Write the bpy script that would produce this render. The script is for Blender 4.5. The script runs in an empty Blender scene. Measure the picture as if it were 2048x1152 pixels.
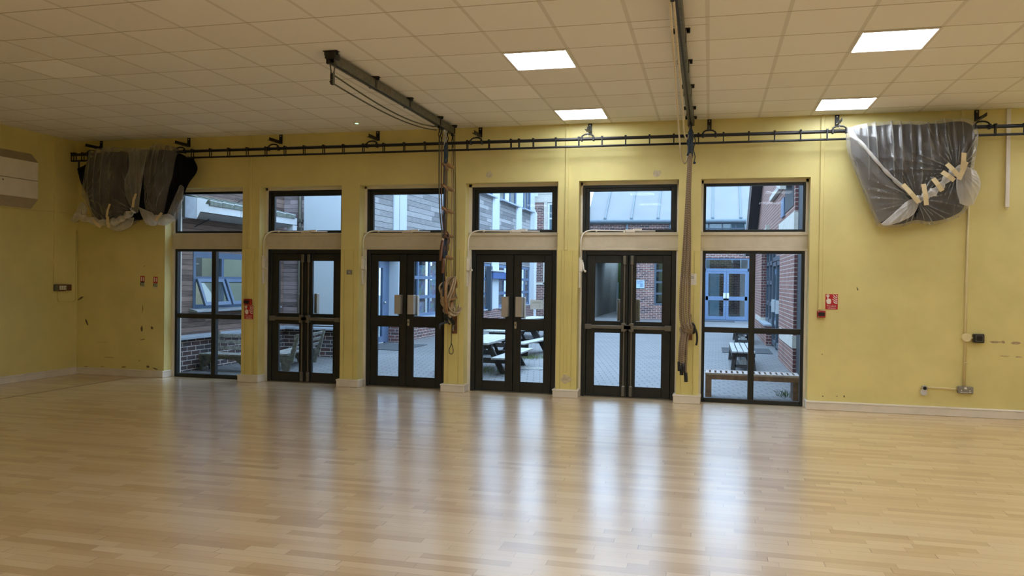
import bpy, bmesh, math, random
from math import pi, sin, cos, sqrt, radians, exp
from mathutils import Vector, Matrix, noise
random.seed(7)
S = bpy.context.scene
COL = S.collection
S.view_settings.view_transform = 'Standard'
S.view_settings.look = 'None'
S.view_settings.gamma = 1
S.view_settings.use_curve_mapping = False
S.view_settings.exposure = 0.0
S.cycles.max_bounces = 12
S.cycles.diffuse_bounces = 8
S.cycles.transparent_max_bounces = 16
S.cycles.caustics_reflective = False
S.cycles.caustics_refractive = False
S.cycles.sample_clamp_indirect = 6
S.cycles.use_denoising = True

H = 3.562        # ceiling height
G = 0.218        # depth of the glazing plane behind the wall face
GZ = -0.03       # courtyard ground

# ---------------------------------------------------------------- camera
f, yaw, pit, rol, camh, D = 1587.73, -0.243758, -0.0090724, 0.0128903, 1.51295, 10.22408
F = Vector((sin(yaw) * cos(pit), cos(yaw) * cos(pit), sin(pit)))
R = Vector((cos(yaw), -sin(yaw), 0))
U = R.cross(F)
R2 = cos(rol) * R + sin(rol) * U
U2 = -sin(rol) * R + cos(rol) * U
cam = bpy.data.cameras.new('camera')
co = bpy.data.objects.new('camera', cam)
COL.objects.link(co)
m = Matrix((R2, U2, -F)).transposed().to_4x4()
m.translation = Vector((0, -D, camh))
co.matrix_world = m
cam.sensor_width = 36
cam.lens = f / 2048 * 36
cam.clip_end = 300
S.camera = co

# ---------------------------------------------------------------- materials
class NT:
    def __init__(s, name):
        s.m = bpy.data.materials.new(name)
        s.m.use_nodes = True
        s.t = s.m.node_tree
        s.t.nodes.clear()
        s.out = s.n('ShaderNodeOutputMaterial')
    def n(s, typ, **kw):
        d = s.t.nodes.new(typ)
        for k, v in kw.items():
            if k in d.bl_rna.properties: setattr(d, k, v)
            else: d.inputs[k].default_value = v
        return d
    def l(s, a, b):
        s.t.links.new(a, b)
    def math(s, op, a, b=None, c=None):
        d = s.n('ShaderNodeMath', operation=op)
        for i, v in enumerate((a, b, c)):
            if v is None: continue
            if isinstance(v, (int, float)): d.inputs[i].default_value = v
            else: s.l(v, d.inputs[i])
        return d.outputs[0]
    def mix(s, fac, a, b, blend='MIX'):
        d = s.n('ShaderNodeMix', data_type='RGBA', blend_type=blend)
        for i, v in ((0, fac), (6, a), (7, b)):
            if isinstance(v, (int, float)): d.inputs[i].default_value = v
            elif isinstance(v, (tuple, list)): d.inputs[i].default_value = (*v[:3], 1)
            else: s.l(v, d.inputs[i])
        return d.outputs[2]
    def coord(s):
        g = s.n('ShaderNodeNewGeometry')
        return g.outputs['Position']
    def xyz(s, vec=None):
        d = s.n('ShaderNodeSeparateXYZ')
        s.l(vec or s.coord(), d.inputs[0])
        return d.outputs
    def comb(s, x=0, y=0, z=0):
        d = s.n('ShaderNodeCombineXYZ')
        for i, v in enumerate((x, y, z)):
            if isinstance(v, (int, float)): d.inputs[i].default_value = v
            else: s.l(v, d.inputs[i])
        return d.outputs[0]
    def noise(s, vec, scale=5, detail=3, rough=.55):
        d = s.n('ShaderNodeTexNoise', Scale=scale, Detail=detail, Roughness=rough)
        s.l(vec, d.inputs['Vector'])
        return d.outputs['Fac']
    def white(s, vec):
        d = s.n('ShaderNodeTexWhiteNoise', noise_dimensions='3D')
        s.l(vec, d.inputs['Vector'])
        return d.outputs['Value']
    def ramp(s, fac, stops):
        d = s.n('ShaderNodeValToRGB')
        e = d.color_ramp.elements
        while len(e) < len(stops): e.new(.5)
        for i, (p, c) in enumerate(stops):
            e[i].position = p
            e[i].color = (*c, 1)
        s.l(fac, d.inputs[0])
        return d.outputs[0]
    def schlick(s, f0=.04, gain=1.0):
        g = s.n('ShaderNodeNewGeometry')
        d = s.n('ShaderNodeVectorMath', operation='DOT_PRODUCT')
        s.l(g.outputs['Normal'], d.inputs[0]); s.l(g.outputs['Incoming'], d.inputs[1])
        c = s.math('SUBTRACT', 1, s.math('ABSOLUTE', d.outputs['Value']))
        return s.math('MINIMUM', s.math('MULTIPLY', s.math('MULTIPLY_ADD', s.math('POWER', c, 5), 1 - f0, f0), gain), 1)
    def bump(s, h, strength=.2, dist=.01):
        d = s.n('ShaderNodeBump', Strength=strength, Distance=dist)
        s.l(h, d.inputs['Height'])
        return d.outputs[0]
    def pbr(s, col=None, rough=.5, metal=0, nrm=None, **kw):
        d = s.n('ShaderNodeBsdfPrincipled', Metallic=metal)
        if isinstance(rough, (int, float)): d.inputs['Roughness'].default_value = rough
        else: s.l(rough, d.inputs['Roughness'])
        if isinstance(col, (tuple, list)): d.inputs['Base Color'].default_value = (*col[:3], 1)
        elif col is not None: s.l(col, d.inputs['Base Color'])
        if nrm is not None: s.l(nrm, d.inputs['Normal'])
        for k, v in kw.items(): d.inputs[k.replace('_', ' ')].default_value = v
        s.l(d.outputs[0], s.out.inputs[0])
        return d

def plain(name, col, rough=.5, metal=0, var=.12, scale=9, bump=.05, **kw):
    t = NT(name)
    n = t.noise(t.coord(), scale, 4)
    lo = tuple(c * (1 - var) for c in col)
    hi = tuple(min(1, c * (1 + var)) for c in col)
    c = t.ramp(n, [(.3, lo), (.7, hi)])
    t.pbr(c, rough, metal, t.bump(n, bump, .004) if bump else None, **kw)
    return t.m

def brick_mat(name, c1, c2, mortar, axis, w=.225, h=.075, ms=.012, offs=.5, rough=.85, bump=.5, var=.5):
    """running bond; axis 'x': courses along x on a y=const face, 'y': along y, 'g': ground"""
    t = NT(name)
    P = t.xyz()
    u, v = {'x': (P[0], P[2]), 'y': (P[1], P[2]), 'g': (P[0], P[1])}[axis]
    b = t.n('ShaderNodeTexBrick', offset=offs, **{'Scale': 1, 'Mortar Size': ms / 2, 'Mortar Smooth': .1, 'Brick Width': w, 'Row Height': h})
    b.inputs['Color1'].default_value = (*c1, 1)
    b.inputs['Color2'].default_value = (*c2, 1)
    b.inputs['Mortar'].default_value = (*mortar, 1)
    t.l(t.comb(u, v, 0), b.inputs['Vector'])
    n = t.noise(t.coord(), 3.1, 5)
    c = t.mix(var, b.outputs['Color'], t.ramp(n, [(.25, (.45, .45, .5)), (.75, (1.25, 1.2, 1.2))]), 'MULTIPLY')
    h_ = t.math('SUBTRACT', 1, b.outputs['Fac'])
    t.pbr(c, rough, 0, t.bump(h_, bump, .01))
    return t.m

def boards(name, c1, c2, axis, pitch=.12, rough=.8, streak=.5):
    t = NT(name)
    P = t.xyz()
    u = P[0] if axis == 'x' else P[1]
    row = t.math('DIVIDE', P[2], pitch)
    fr = t.math('FRACT', row)
    ri = t.math('FLOOR', row)
    ln = t.math('FLOOR', t.math('ADD', t.math('DIVIDE', u, 1.9), t.math('MULTIPLY', t.white(t.comb(ri, 3, 1)), 9)))
    rnd = t.white(t.comb(ri, ln, 7))
    gr = t.noise(t.comb(t.math('MULTIPLY', u, 2.2), t.math('MULTIPLY', P[2], 26), rnd), 2.2, 6, .65)
    c = t.ramp(t.math('ADD', t.math('MULTIPLY', gr, .65), t.math('MULTIPLY', rnd, .35)), [(.25, c1), (.72, c2)])
    gap = t.math('LESS_THAN', fr, .07)
    c = t.mix(gap, c, (.02, .02, .02))
    sl = t.math('MULTIPLY', t.math('GREATER_THAN', fr, .07), t.math('SUBTRACT', 1.2, t.math('MULTIPLY', fr, .3)))
    t.pbr(c, rough, 0, t.bump(t.math('ADD', sl, t.math('MULTIPLY', gr, .15)), .6, .015))
    return t.m

M = {}
def wall_paint(name, col, blot):
    t = NT(name)
    c = t.coord()
    n = t.noise(c, 1.3, 4, .6)
    n2 = t.noise(c, 14, 6, .7)
    k = t.ramp(n, [(.3, tuple(x * .9 for x in col)), (.7, tuple(min(1, x * 1.06) for x in col))])
    spot = t.ramp(n2, [(.72, (0, 0, 0)), (.78, (1, 1, 1))])
    k = t.mix(t.math('MULTIPLY', spot, blot), k, (.45, .36, .18))
    t.pbr(k, .42, 0, t.bump(t.noise(c, 60, 2), .06, .003), Specular_IOR_Level=.35)
    return t.m
M['yellow'] = wall_paint('yellow_wall_paint', (.72, .635, .27), .25)
M['yellow2'] = wall_paint('yellow_board_paint', (.71, .62, .23), .35)
M['cream'] = plain('cream_gloss_paint', (.60, .54, .41), .35, var=.06)
M['white'] = plain('white_gloss_paint', (.74, .70, .62), .35, var=.07, scale=4)
M['frame'] = plain('dark_bronze_aluminium', (.020, .0215, .0195), .38, .3, var=.15, bump=0)
M['gasket'] = plain('black_rubber', (.008, .008, .008), .6, bump=0)
M['bar'] = plain('grey_bronze_metal', (.16, .15, .125), .38, .5, var=.1)
M['plate'] = plain('grey_handle_metal', (.42, .39, .33), .45, .3, var=.05)
M['steel'] = plain('brushed_steel', (.55, .54, .5), .33, .9, var=.08, scale=30)
M['socket'] = plain('metal_clad_grey', (.27, .26, .22), .5, .4, var=.15, scale=40)
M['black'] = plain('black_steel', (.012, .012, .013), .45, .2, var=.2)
M['blackpl'] = plain('black_plastic', (.008, .008, .009), .4, 0, var=.2)
M['track'] = plain('olive_grey_painted_steel', (.125, .12, .085), .5, .2, var=.3, scale=20)
M['trackdark'] = plain('dark_oiled_steel', (.035, .032, .026), .5, .5, var=.3)
M['whitepl'] = plain('white_plastic', (.78, .75, .68), .35, var=.04)
M['creampl'] = plain('cream_conduit', (.72, .62, .34), .4, var=.05)
M['yellowpl'] = plain('yellowed_plastic', (.68, .55, .24), .4, var=.06)
M['red'] = plain('red_enamel', (.33, .012, .014), .35, var=.1)
M['redsign'] = plain('red_sign_face', (.46, .012, .018), .4, var=.05, bump=0)
M['signwhite'] = plain('white_sign_ink', (.8, .74, .68), .5, var=.03, bump=0)
M['signgrey'] = plain('grey_green_sign_ink', (.36, .40, .28), .5, var=.15, bump=0)
M['paper'] = plain('white_paper', (.74, .70, .62), .7, var=.03)
def thin_paper():
    t = NT('thin_white_paper')
    c = t.ramp(t.noise(t.coord(), 12, 3), [(.3, (.78, .76, .72)), (.7, (.84, .82, .79))])
    a = t.n('ShaderNodeBsdfDiffuse'); b = t.n('ShaderNodeBsdfTranslucent'); m_ = t.n('ShaderNodeMixShader', Fac=.6)
    t.l(c, a.inputs[0]); t.l(c, b.inputs[0]); t.l(a.outputs[0], m_.inputs[1]); t.l(b.outputs[0], m_.inputs[2]); t.l(m_.outputs[0], t.out.inputs[0])
    return t.m
M['thinpaper'] = thin_paper()
M['ink'] = plain('black_ink', (.02, .02, .02), .7, bump=0)
M['scuff'] = plain('bare_plaster_scuff', (.17, .13, .07), .9, var=.4, scale=30)
M['scuff2'] = plain('brown_scrape', (.42, .31, .18), .9, var=.3, scale=30)
M['patch'] = plain('filled_plaster_patch', (.56, .49, .33), .8, var=.2, scale=25)
M['varnish'] = plain('varnished_wood', (.14, .055, .022), .35, var=.35, scale=14)
M['rungwood'] = plain('turned_beech_rung', (.27, .145, .05), .4, var=.25, scale=16)
M['leather'] = plain('brown_leather', (.12, .05, .025), .5, var=.3, scale=30)
M['bluerope'] = plain('navy_rope', (.015, .03, .055), .7, var=.4, scale=60)
M['cord'] = plain('cream_cord', (.62, .53, .36), .8, var=.15, scale=60)
M['cordgreen'] = plain('dull_green_cord', (.09, .085, .045), .8, var=.2, scale=60)
M['tape'] = plain('masking_tape', (.72, .60, .36), .7, var=.06)
M['curtain'] = plain('black_curtain_cloth', (.007, .007, .010), .95, var=.3, scale=20, bump=.2, Specular_IOR_Level=.1)
M['heater'] = plain('warm_white_enamel', (.78, .72, .60), .45, var=.04)
M['heatshade'] = plain('shaded_heater_enamel', (.40, .34, .25), .5, var=.08)  # shade of the heater's sloping faces, put into the colour
M['outblue'] = plain('blue_grey_frame_paint', (.11, .17, .28), .4, var=.08)
M['outdark'] = plain('dark_slate_frame_paint', (.06, .085, .115), .4, var=.1)
M['deepblue'] = plain('blue_blind', (.05, .11, .28), .6, var=.1)
M['panel'] = plain('white_render_panel', (.50, .555, .60), .6, var=.025, scale=2)
M['sill'] = plain('blue_white_metal_sill', (.33, .38, .44), .4, var=.15)
M['fascia'] = plain('white_upvc', (.60, .63, .65), .4, var=.04)
M['stone'] = plain('pale_stone', (.55, .52, .46), .8, var=.12)
M['roofmetal'] = plain('grey_zinc_sheet', (.162, .172, .178), .45, .0, var=.08, scale=1.2)
M['gutter'] = plain('grey_gutter', (.13, .17, .20), .5, var=.1)
M['soffit'] = plain('dark_soffit', (.03, .033, .038), .6, var=.2)
M['asphalt'] = plain('dark_rubber_mat', (.05, .055, .06), .9, var=.2, scale=60, bump=.2)
M['greywood'] = plain('weathered_grey_timber', (.23, .23, .21), .8, var=.4, scale=18, bump=.3)
M['mosswood'] = plain('mossy_grey_timber', (.15, .15, .125), .85, var=.45, scale=18, bump=.3)
M['palewood'] = plain('bleached_timber_top', (.40, .415, .41), .7, var=.2, scale=14, bump=.2)
M['darkwood'] = plain('dark_stained_timber', (.045, .042, .04), .7, var=.35, scale=18, bump=.3)
M['benchwood'] = plain('brown_hardwood', (.23, .135, .09), .6, var=.35, scale=12, bump=.2)
M['benchtop'] = plain('bleached_hardwood', (.45, .38, .35), .6, var=.12, scale=12)
M['tile'] = plain('mossy_roof_tile', (.17, .19, .16), .9, var=.4, scale=30, bump=.4)
M['innerwall'] = plain('pale_inner_room_wall', (.56, .62, .55), .7, var=.05)
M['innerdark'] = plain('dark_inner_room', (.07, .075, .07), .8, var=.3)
M['innerblue'] = plain('pale_blue_board', (.35, .48, .55), .6, var=.1)
M['leaf'] = plain('green_leaf', (.06, .13, .03), .7, var=.5, scale=40)
M['grassm'] = plain('dry_green_grass', (.14, .18, .06), .9, var=.5, scale=30)
M['timber'] = boards('brown_weathered_cladding', (.075, .05, .042), (.33, .23, .19), 'y', .085)
M['timberx'] = boards('dark_weathered_cladding', (.10, .08, .08), (.42, .34, .35), 'x', .085)
M['silver'] = boards('silver_weathered_cladding', (.10, .10, .105), (.36, .355, .355), 'y', .135)
M['brickLy'] = brick_mat('dark_mixed_brick_side', (.085, .045, .04), (.06, .055, .062), (.55, .52, .48), 'y')
M['brickLx'] = brick_mat('dark_mixed_brick_front', (.09, .045, .04), (.055, .055, .062), (.52, .50, .47), 'x')
M['brickSy'] = brick_mat('plum_brick_side', (.20, .085, .075), (.12, .07, .07), (.55, .52, .48), 'y')
M['brickSx'] = brick_mat('plum_brick_front', (.17, .075, .065), (.10, .06, .06), (.52, .50, .47), 'x')
M['brickBx'] = brick_mat('red_purple_brick', (.24, .115, .095), (.085, .05, .055), (.60, .56, .50), 'x')
M['brickRy'] = brick_mat('orange_red_brick_side', (.29, .13, .095), (.21, .095, .075), (.48, .43, .38), 'y', var=.35)
M['brickRx'] = brick_mat('shaded_red_brick_end', (.15, .05, .045), (.10, .04, .04), (.40, .36, .32), 'x', var=.3)  # darker copy of the side brick, shade of the returns painted in
M['paver'] = brick_mat('grey_block_paving', (.38, .38, .385), (.31, .315, .325), (.13, .135, .14), 'g', .21, .14, .012, rough=.75, bump=.35, var=.35)

def paving2():
    t = NT('grey_block_paving')
    P = t.xyz()
    a = radians(12)
    u = t.math('ADD', t.math('MULTIPLY', P[0], cos(a)), t.math('MULTIPLY', P[1], sin(a)))
    v = t.math('SUBTRACT', t.math('MULTIPLY', P[1], cos(a)), t.math('MULTIPLY', P[0], sin(a)))
    b = t.n('ShaderNodeTexBrick', offset=.5, **{'Scale': 1, 'Mortar Size': .009, 'Mortar Smooth': .1, 'Brick Width': .2, 'Row Height': .15})
    b.inputs['Color1'].default_value = (.165, .163, .163, 1)
    b.inputs['Color2'].default_value = (.14, .14, .143, 1)
    b.inputs['Mortar'].default_value = (.035, .036, .038, 1)
    t.l(t.comb(u, v, 0), b.inputs['Vector'])
    n = t.noise(t.coord(), .7, 6, .65)
    c = t.mix(.5, b.outputs['Color'], t.ramp(n, [(.3, (.62, .66, .66)), (.7, (1.2, 1.2, 1.2))]), 'MULTIPLY')
    t.pbr(c, .55, 0, t.bump(t.math('SUBTRACT', 1, b.outputs['Fac']), .3, .008))
    return t.m
M['paver'] = paving2()

def ceiling_mat():
    t = NT('mineral_fibre_ceiling_tiles')
    P = t.xyz()
    ux = t.math('DIVIDE', t.math('ADD', P[0], 1.845), .6)
    uy = t.math('DIVIDE', t.math('ADD', P[1], .30), .604)
    fx = t.math('FRACT', ux); fy = t.math('FRACT', uy)
    dx = t.math('MULTIPLY', t.math('MINIMUM', fx, t.math('SUBTRACT', 1, fx)), .6)
    dy = t.math('MULTIPLY', t.math('MINIMUM', fy, t.math('SUBTRACT', 1, fy)), .604)
    mx = t.math('LESS_THAN', dx, .016)
    my = t.math('LESS_THAN', dy, .0075)
    # the bay that carries the second rope track has cut tiles with extra cross joints
    bay = t.math('MULTIPLY', t.math('GREATER_THAN', P[0], -.645), t.math('LESS_THAN', P[0], -.045))
    f2 = t.math('FRACT', t.math('DIVIDE', t.math('ADD', P[1], .12), 1.208))
    d2 = t.math('MULTIPLY', t.math('MINIMUM', f2, t.math('SUBTRACT', 1, f2)), 1.208)
    mb = t.math('MULTIPLY', bay, t.math('LESS_THAN', d2, .006))
    my = t.math('MAXIMUM', my, mb)
    rnd = t.white(t.comb(t.math('FLOOR', ux), t.math('FLOOR', uy), 2))
    fis = t.noise(t.coord(), 160, 3, .7)
    base = t.mix(t.math('MULTIPLY', fis, .3), (.86, .85, .82), (.76, .745, .71))
    base = t.mix(t.math('GREATER_THAN', rnd, .965), base, (.93, .92, .90))
    base = t.mix(t.math('MULTIPLY', t.math('LESS_THAN', rnd, .2), .35), base, (.78, .75, .70))
    c = t.mix(mx, base, (.70, .68, .63))
    c = t.mix(my, c, (.50, .46, .39))
    hgt = t.math('SUBTRACT', 1, t.math('MAXIMUM', mx, my))
    t.pbr(c, .85, 0, t.bump(hgt, .35, .008), Specular_IOR_Level=.2)
    return t.m
M['ceiling'] = ceiling_mat()

def floor_mat():
    t = NT('lacquered_beech_strip_floor')
    P = t.xyz()
    row = t.math('DIVIDE', P[1], .078)
    ri = t.math('FLOOR', row); fr = t.math('FRACT', row)
    off = t.math('MULTIPLY', t.white(t.comb(ri, 11, 5)), 13)
    xx = t.math('ADD', t.math('DIVIDE', P[0], 1.0), off)
    ci = t.math('FLOOR', xx); fx = t.math('FRACT', xx)
    # each cell is split once more at a random place so the strip lengths vary
    cut = t.math('MULTIPLY_ADD', t.white(t.comb(ri, ci, 21)), .5, .25)
    half = t.math('GREATER_THAN', fx, cut)
    rnd = t.white(t.comb(ri, t.math('MULTIPLY_ADD', ci, 2, half), 4))
    gr = t.noise(t.comb(t.math('MULTIPLY', P[0], 1.6), t.math('MULTIPLY', P[1], 34), rnd), 3, 5, .6)
    k = t.math('ADD', t.math('MULTIPLY', rnd, .62), t.math('MULTIPLY', gr, .38))
    c = t.ramp(k, [(.10, (.50, .335, .165)), (.34, (.61, .43, .235)), (.6, (.685, .51, .30)), (.9, (.74, .58, .365))])
    ed = t.math('MULTIPLY', t.math('MINIMUM', fr, t.math('SUBTRACT', 1, fr)), .078)
    e1 = t.math('LESS_THAN', ed, .0011)
    ex = t.math('MULTIPLY', t.math('ABSOLUTE', t.math('SUBTRACT', fx, cut)), 1.0)
    ey = t.math('MULTIPLY', t.math('MINIMUM', fx, t.math('SUBTRACT', 1, fx)), 1.0)
    e2 = t.math('LESS_THAN', t.math('MINIMUM', ex, ey), .0016)
    e = t.math('MAXIMUM', e1, e2)
    dark = t.math('MULTIPLY', e, t.math('MAXIMUM', t.math('MULTIPLY_ADD', t.white(t.comb(ri, ci, 9)), .45, .1), t.math('MULTIPLY', t.math('GREATER_THAN', t.white(t.comb(ri, 17, 3)), .86), .8)))
    c = t.mix(dark, c, (.12, .06, .02))
    kn = t.noise(t.comb(P[0], t.math('MULTIPLY', P[1], 3), 0), 6, 2)
    c = t.mix(t.math('MULTIPLY', t.math('GREATER_THAN', kn, .80), .6), c, (.14, .06, .02))
    wav = t.noise(t.comb(P[0], t.math('MULTIPLY', P[1], 6), rnd), 1.5, 2)
    r = t.math('MULTIPLY_ADD', rnd, .05, t.math('MULTIPLY_ADD', wav, .06, .26))
    t.pbr(c, r, 0, t.bump(t.math('ADD', t.math('MULTIPLY', rnd, .35), t.math('MULTIPLY', wav, .6)), .03, .01), Specular_IOR_Level=.5, Coat_Weight=1.0, Coat_Roughness=.22, Coat_IOR=1.75)
    return t.m
M['floor'] = floor_mat()

def glass_mat(name, tint, gloss=1.0):
    t = NT(name)
    tr = t.n('ShaderNodeBsdfTransparent'); tr.inputs[0].default_value = (*tint, 1)
    gl = t.n('ShaderNodeBsdfGlossy', Roughness=.02)
    k = t.schlick(.04, gloss)
    # very slight smear of dirt on the pane
    mx = t.n('ShaderNodeMixShader')
    t.l(k, mx.inputs[0]); t.l(tr.outputs[0], mx.inputs[1]); t.l(gl.outputs[0], mx.inputs[2])
    t.l(mx.outputs[0], t.out.inputs[0])
    return t.m
M['glass'] = glass_mat('clear_window_glass', (.93, .96, .96), .16)
M['outglass'] = glass_mat('outer_window_glass', (.75, .82, .85), 1.5)

def sheet_mat(name, dens, edge, crease, lum=.72):
    t = NT(name)
    lw = t.n('ShaderNodeLayerWeight', Blend=.3)
    g = t.n('ShaderNodeNewGeometry')
    n = t.noise(t.coord(), 4, 4)
    pt = t.math('MAXIMUM', t.math('SUBTRACT', g.outputs['Pointiness'], .505), 0)
    k = t.math('ADD', dens, t.math('MULTIPLY', lw.outputs['Facing'], edge))
    k = t.math('ADD', k, t.math('MULTIPLY', pt, crease))
    k = t.math('ADD', k, t.math('MULTIPLY', t.math('SUBTRACT', n, .5), .3))
    k = t.math('MINIMUM', t.math('MAXIMUM', k, .05), .92)
    tr = t.n('ShaderNodeBsdfTransparent'); tr.inputs[0].default_value = (.92, .92, .92, 1)
    df = t.n('ShaderNodeBsdfDiffuse'); df.inputs[0].default_value = (lum, lum * .98, lum * .93, 1)
    tl = t.n('ShaderNodeBsdfTranslucent'); tl.inputs[0].default_value = (lum, lum * .98, lum * .93, 1)
    a = t.n('ShaderNodeMixShader', Fac=.35)
    t.l(df.outputs[0], a.inputs[1]); t.l(tl.outputs[0], a.inputs[2])
    b = t.n('ShaderNodeMixShader'); t.l(k, b.inputs[0]); t.l(tr.outputs[0], b.inputs[1]); t.l(a.outputs[0], b.inputs[2])
    gl = t.n('ShaderNodeBsdfGlossy', Roughness=.3); gl.inputs[0].default_value = (.9, .9, .9, 1)
    fr = t.schlick(.05, .9)
    c = t.n('ShaderNodeMixShader'); t.l(fr, c.inputs[0]); t.l(b.outputs[0], c.inputs[1]); t.l(gl.outputs[0], c.inputs[2])
    t.l(c.outputs[0], t.out.inputs[0])
    return t.m
M['sheet'] = sheet_mat('clear_polythene_sheet', .11, .45, 4.5)
M['sheetdense'] = sheet_mat('bunched_polythene', .38, .4, 3, .85)

def rope_mat(name, c1, c2, pitch=.05):
    t = NT(name)
    P = t.xyz()
    w = t.math('FRACT', t.math('ADD', t.math('DIVIDE', P[2], pitch), t.math('MULTIPLY', t.math('ADD', P[0], P[1]), 22)))
    tri = t.math('ABSOLUTE', t.math('SUBTRACT', w, .5))
    c = t.mix(t.math('MULTIPLY', tri, 2), c2, c1)
    t.pbr(c, .85, 0, t.bump(t.math('SUBTRACT', 1, tri), .5, .01))
    return t.m
M['rope'] = rope_mat('twisted_hemp_rope', (.17, .115, .065), (.36, .27, .175), .026)
M['ropecream'] = rope_mat('pale_cotton_rope', (.28, .19, .10), (.55, .43, .28), .02)

def emit(name, col, st):
    t = NT(name)
    e = t.n('ShaderNodeEmission', Strength=st); e.inputs[0].default_value = (*col, 1)
    t.l(e.outputs[0], t.out.inputs[0])
    return t.m
LAMP = 20.0
M['lamp'] = emit('lit_diffuser', (.90, .97, 1.07), LAMP)
M['led'] = emit('green_led', (.35, 1, .4), 3)

# ---------------------------------------------------------------- object helpers
ORG = {}
def setp(o, label=None, cat=None, group=None, kind=None):
    if label: o['label'] = label
    if cat: o['category'] = cat
    if group: o['group'] = group
    if kind: o['kind'] = kind
    return o
def thing(name, loc, label, cat, group=None, kind=None):
    o = bpy.data.objects.new(name, None)
    COL.objects.link(o)
    o.location = loc
    o.empty_display_size = .1
    ORG[o.name] = Vector(loc)
    return setp(o, label, cat, group, kind)

class B:
    """collects shapes in world coordinates and links them as one mesh object"""
    def __init__(s): s.b = bmesh.new()
    def hexa(s, c):
        v = [s.b.verts.new(p) for p in c]
        for q in ((0, 3, 2, 1), (4, 5, 6, 7), (0, 1, 5, 4), (1, 2, 6, 5), (2, 3, 7, 6), (3, 0, 4, 7)):
            s.b.faces.new([v[i] for i in q])
        return s
    def box(s, x0, x1, y0, y1, z0, z1):
        return s.hexa([(x0, y0, z0), (x1, y0, z0), (x1, y1, z0), (x0, y1, z0), (x0, y0, z1), (x1, y0, z1), (x1, y1, z1), (x0, y1, z1)])
    def bar(s, p, q, w, d, up=(0, 0, 1)):
        p, q = Vector(p), Vector(q)
        a = (q - p).normalized(); u = Vector(up)
        if abs(a.dot(u)) > .98: u = Vector((0, 1, 0))
        x = a.cross(u).normalized(); y = x.cross(a)
        c = []
        for e in (p, q):
            for i, j in ((-1, -1), (1, -1), (1, 1), (-1, 1)):
                c.append(e + x * i * w / 2 + y * j * d / 2)
        return s.hexa(c)
    def tube(s, pts, r, seg=8, closed=False, caps=True):
        pts = [Vector(p) for p in pts]
        n = len(pts)
        rs = r if isinstance(r, (list, tuple)) else [r] * n
        rings = []
        ref = None
        for i, p in enumerate(pts):
            if closed: t = pts[(i + 1) % n] - pts[i - 1]
            else: t = pts[min(i + 1, n - 1)] - pts[max(i - 1, 0)]
            t.normalize()
            if ref is None:
                ref = Vector((0, 0, 1)) if abs(t.z) < .9 else Vector((0, 1, 0))
            x = t.cross(ref)
            if x.length < 1e-4: x = t.orthogonal()
            x.normalize(); y = x.cross(t).normalized(); ref = y
            rings.append([s.b.verts.new(p + (x * cos(2 * pi * k / seg) + y * sin(2 * pi * k / seg)) * rs[i]) for k in range(seg)])
        for i in range(n if closed else n - 1):
            a, b = rings[i], rings[(i + 1) % n]
            for k in range(seg):
                s.b.faces.new((a[k], a[(k + 1) % seg], b[(k + 1) % seg], b[k]))
        if caps and not closed:
            s.b.faces.new(rings[0][::-1]); s.b.faces.new(rings[-1])
        return s
    def cyl(s, p, q, r, seg=12): return s.tube([p, q], r, seg)
    def prism(s, poly, axis, a0, a1):
        """poly: 2-D outline; axis 'x' -> (y,z), 'y' -> (x,z), 'z' -> (x,y)"""
        def P(u, v, a): return {'x': (a, u, v), 'y': (u, a, v), 'z': (u, v, a)}[axis]
        A = [s.b.verts.new(P(u, v, a0)) for u, v in poly]
        C = [s.b.verts.new(P(u, v, a1)) for u, v in poly]
        n = len(poly)
        s.b.faces.new(A); s.b.faces.new(C[::-1])
        for i in range(n): s.b.faces.new((A[i], C[i], C[(i + 1) % n], A[(i + 1) % n]))
        return s
    def ball(s, c, r, seg=10, sx=1, sy=1, sz=1):
        d = bmesh.ops.create_uvsphere(s.b, u_segments=seg, v_segments=max(6, seg // 2 + 1), radius=r)
        for v in d['verts']: v.co = Vector((v.co.x * sx, v.co.y * sy, v.co.z * sz)) + Vector(c)
        return s
    def obj(s, name, mat, parent=None, bevel=0, smooth=False, seg=1):
        me = bpy.data.meshes.new(name)
        bmesh.ops.recalc_face_normals(s.b, faces=s.b.faces)
        if parent is not None: org = ORG[parent.name]
        else:
            xs = [v.co for v in s.b.verts]
            org = Vector(((min(v.x for v in xs) + max(v.x for v in xs)) / 2, (min(v.y for v in xs) + max(v.y for v in xs)) / 2, min(v.z for v in xs)))
        for v in s.b.verts: v.co -= org
        if smooth:
            for f_ in s.b.faces: f_.smooth = True
        s.b.to_mesh(me); s.b.free()
        o = bpy.data.objects.new(name, me)
        COL.objects.link(o)
        me.materials.append(M[mat])
        if parent is not None: o.parent = parent
        else: o.location = org
        ORG[o.name] = org.copy()
        if bevel:
            bv = o.modifiers.new('bevel', 'BEVEL'); bv.width = bevel; bv.segments = seg; bv.limit_method = 'ANGLE'; bv.angle_limit = radians(40)
        return o
def struct(b, name, mat, label=None, **kw):
    o = b.obj(name, mat, **kw)
    o['kind'] = 'structure'
    if label: o['label'] = label
    return o
def dup(root, loc, label, rotz=None):
    def cp(o, par):
        c = o.copy(); COL.objects.link(c)
        if par is not None: c.parent = par
        for ch in o.children: cp(ch, c)
        return c
    r = cp(root, None)
    r.location = loc
    if rotz is not None: r.rotation_euler = (0, 0, rotz)
    r['label'] = label
    ORG[r.name] = Vector(loc)
    return r
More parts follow.
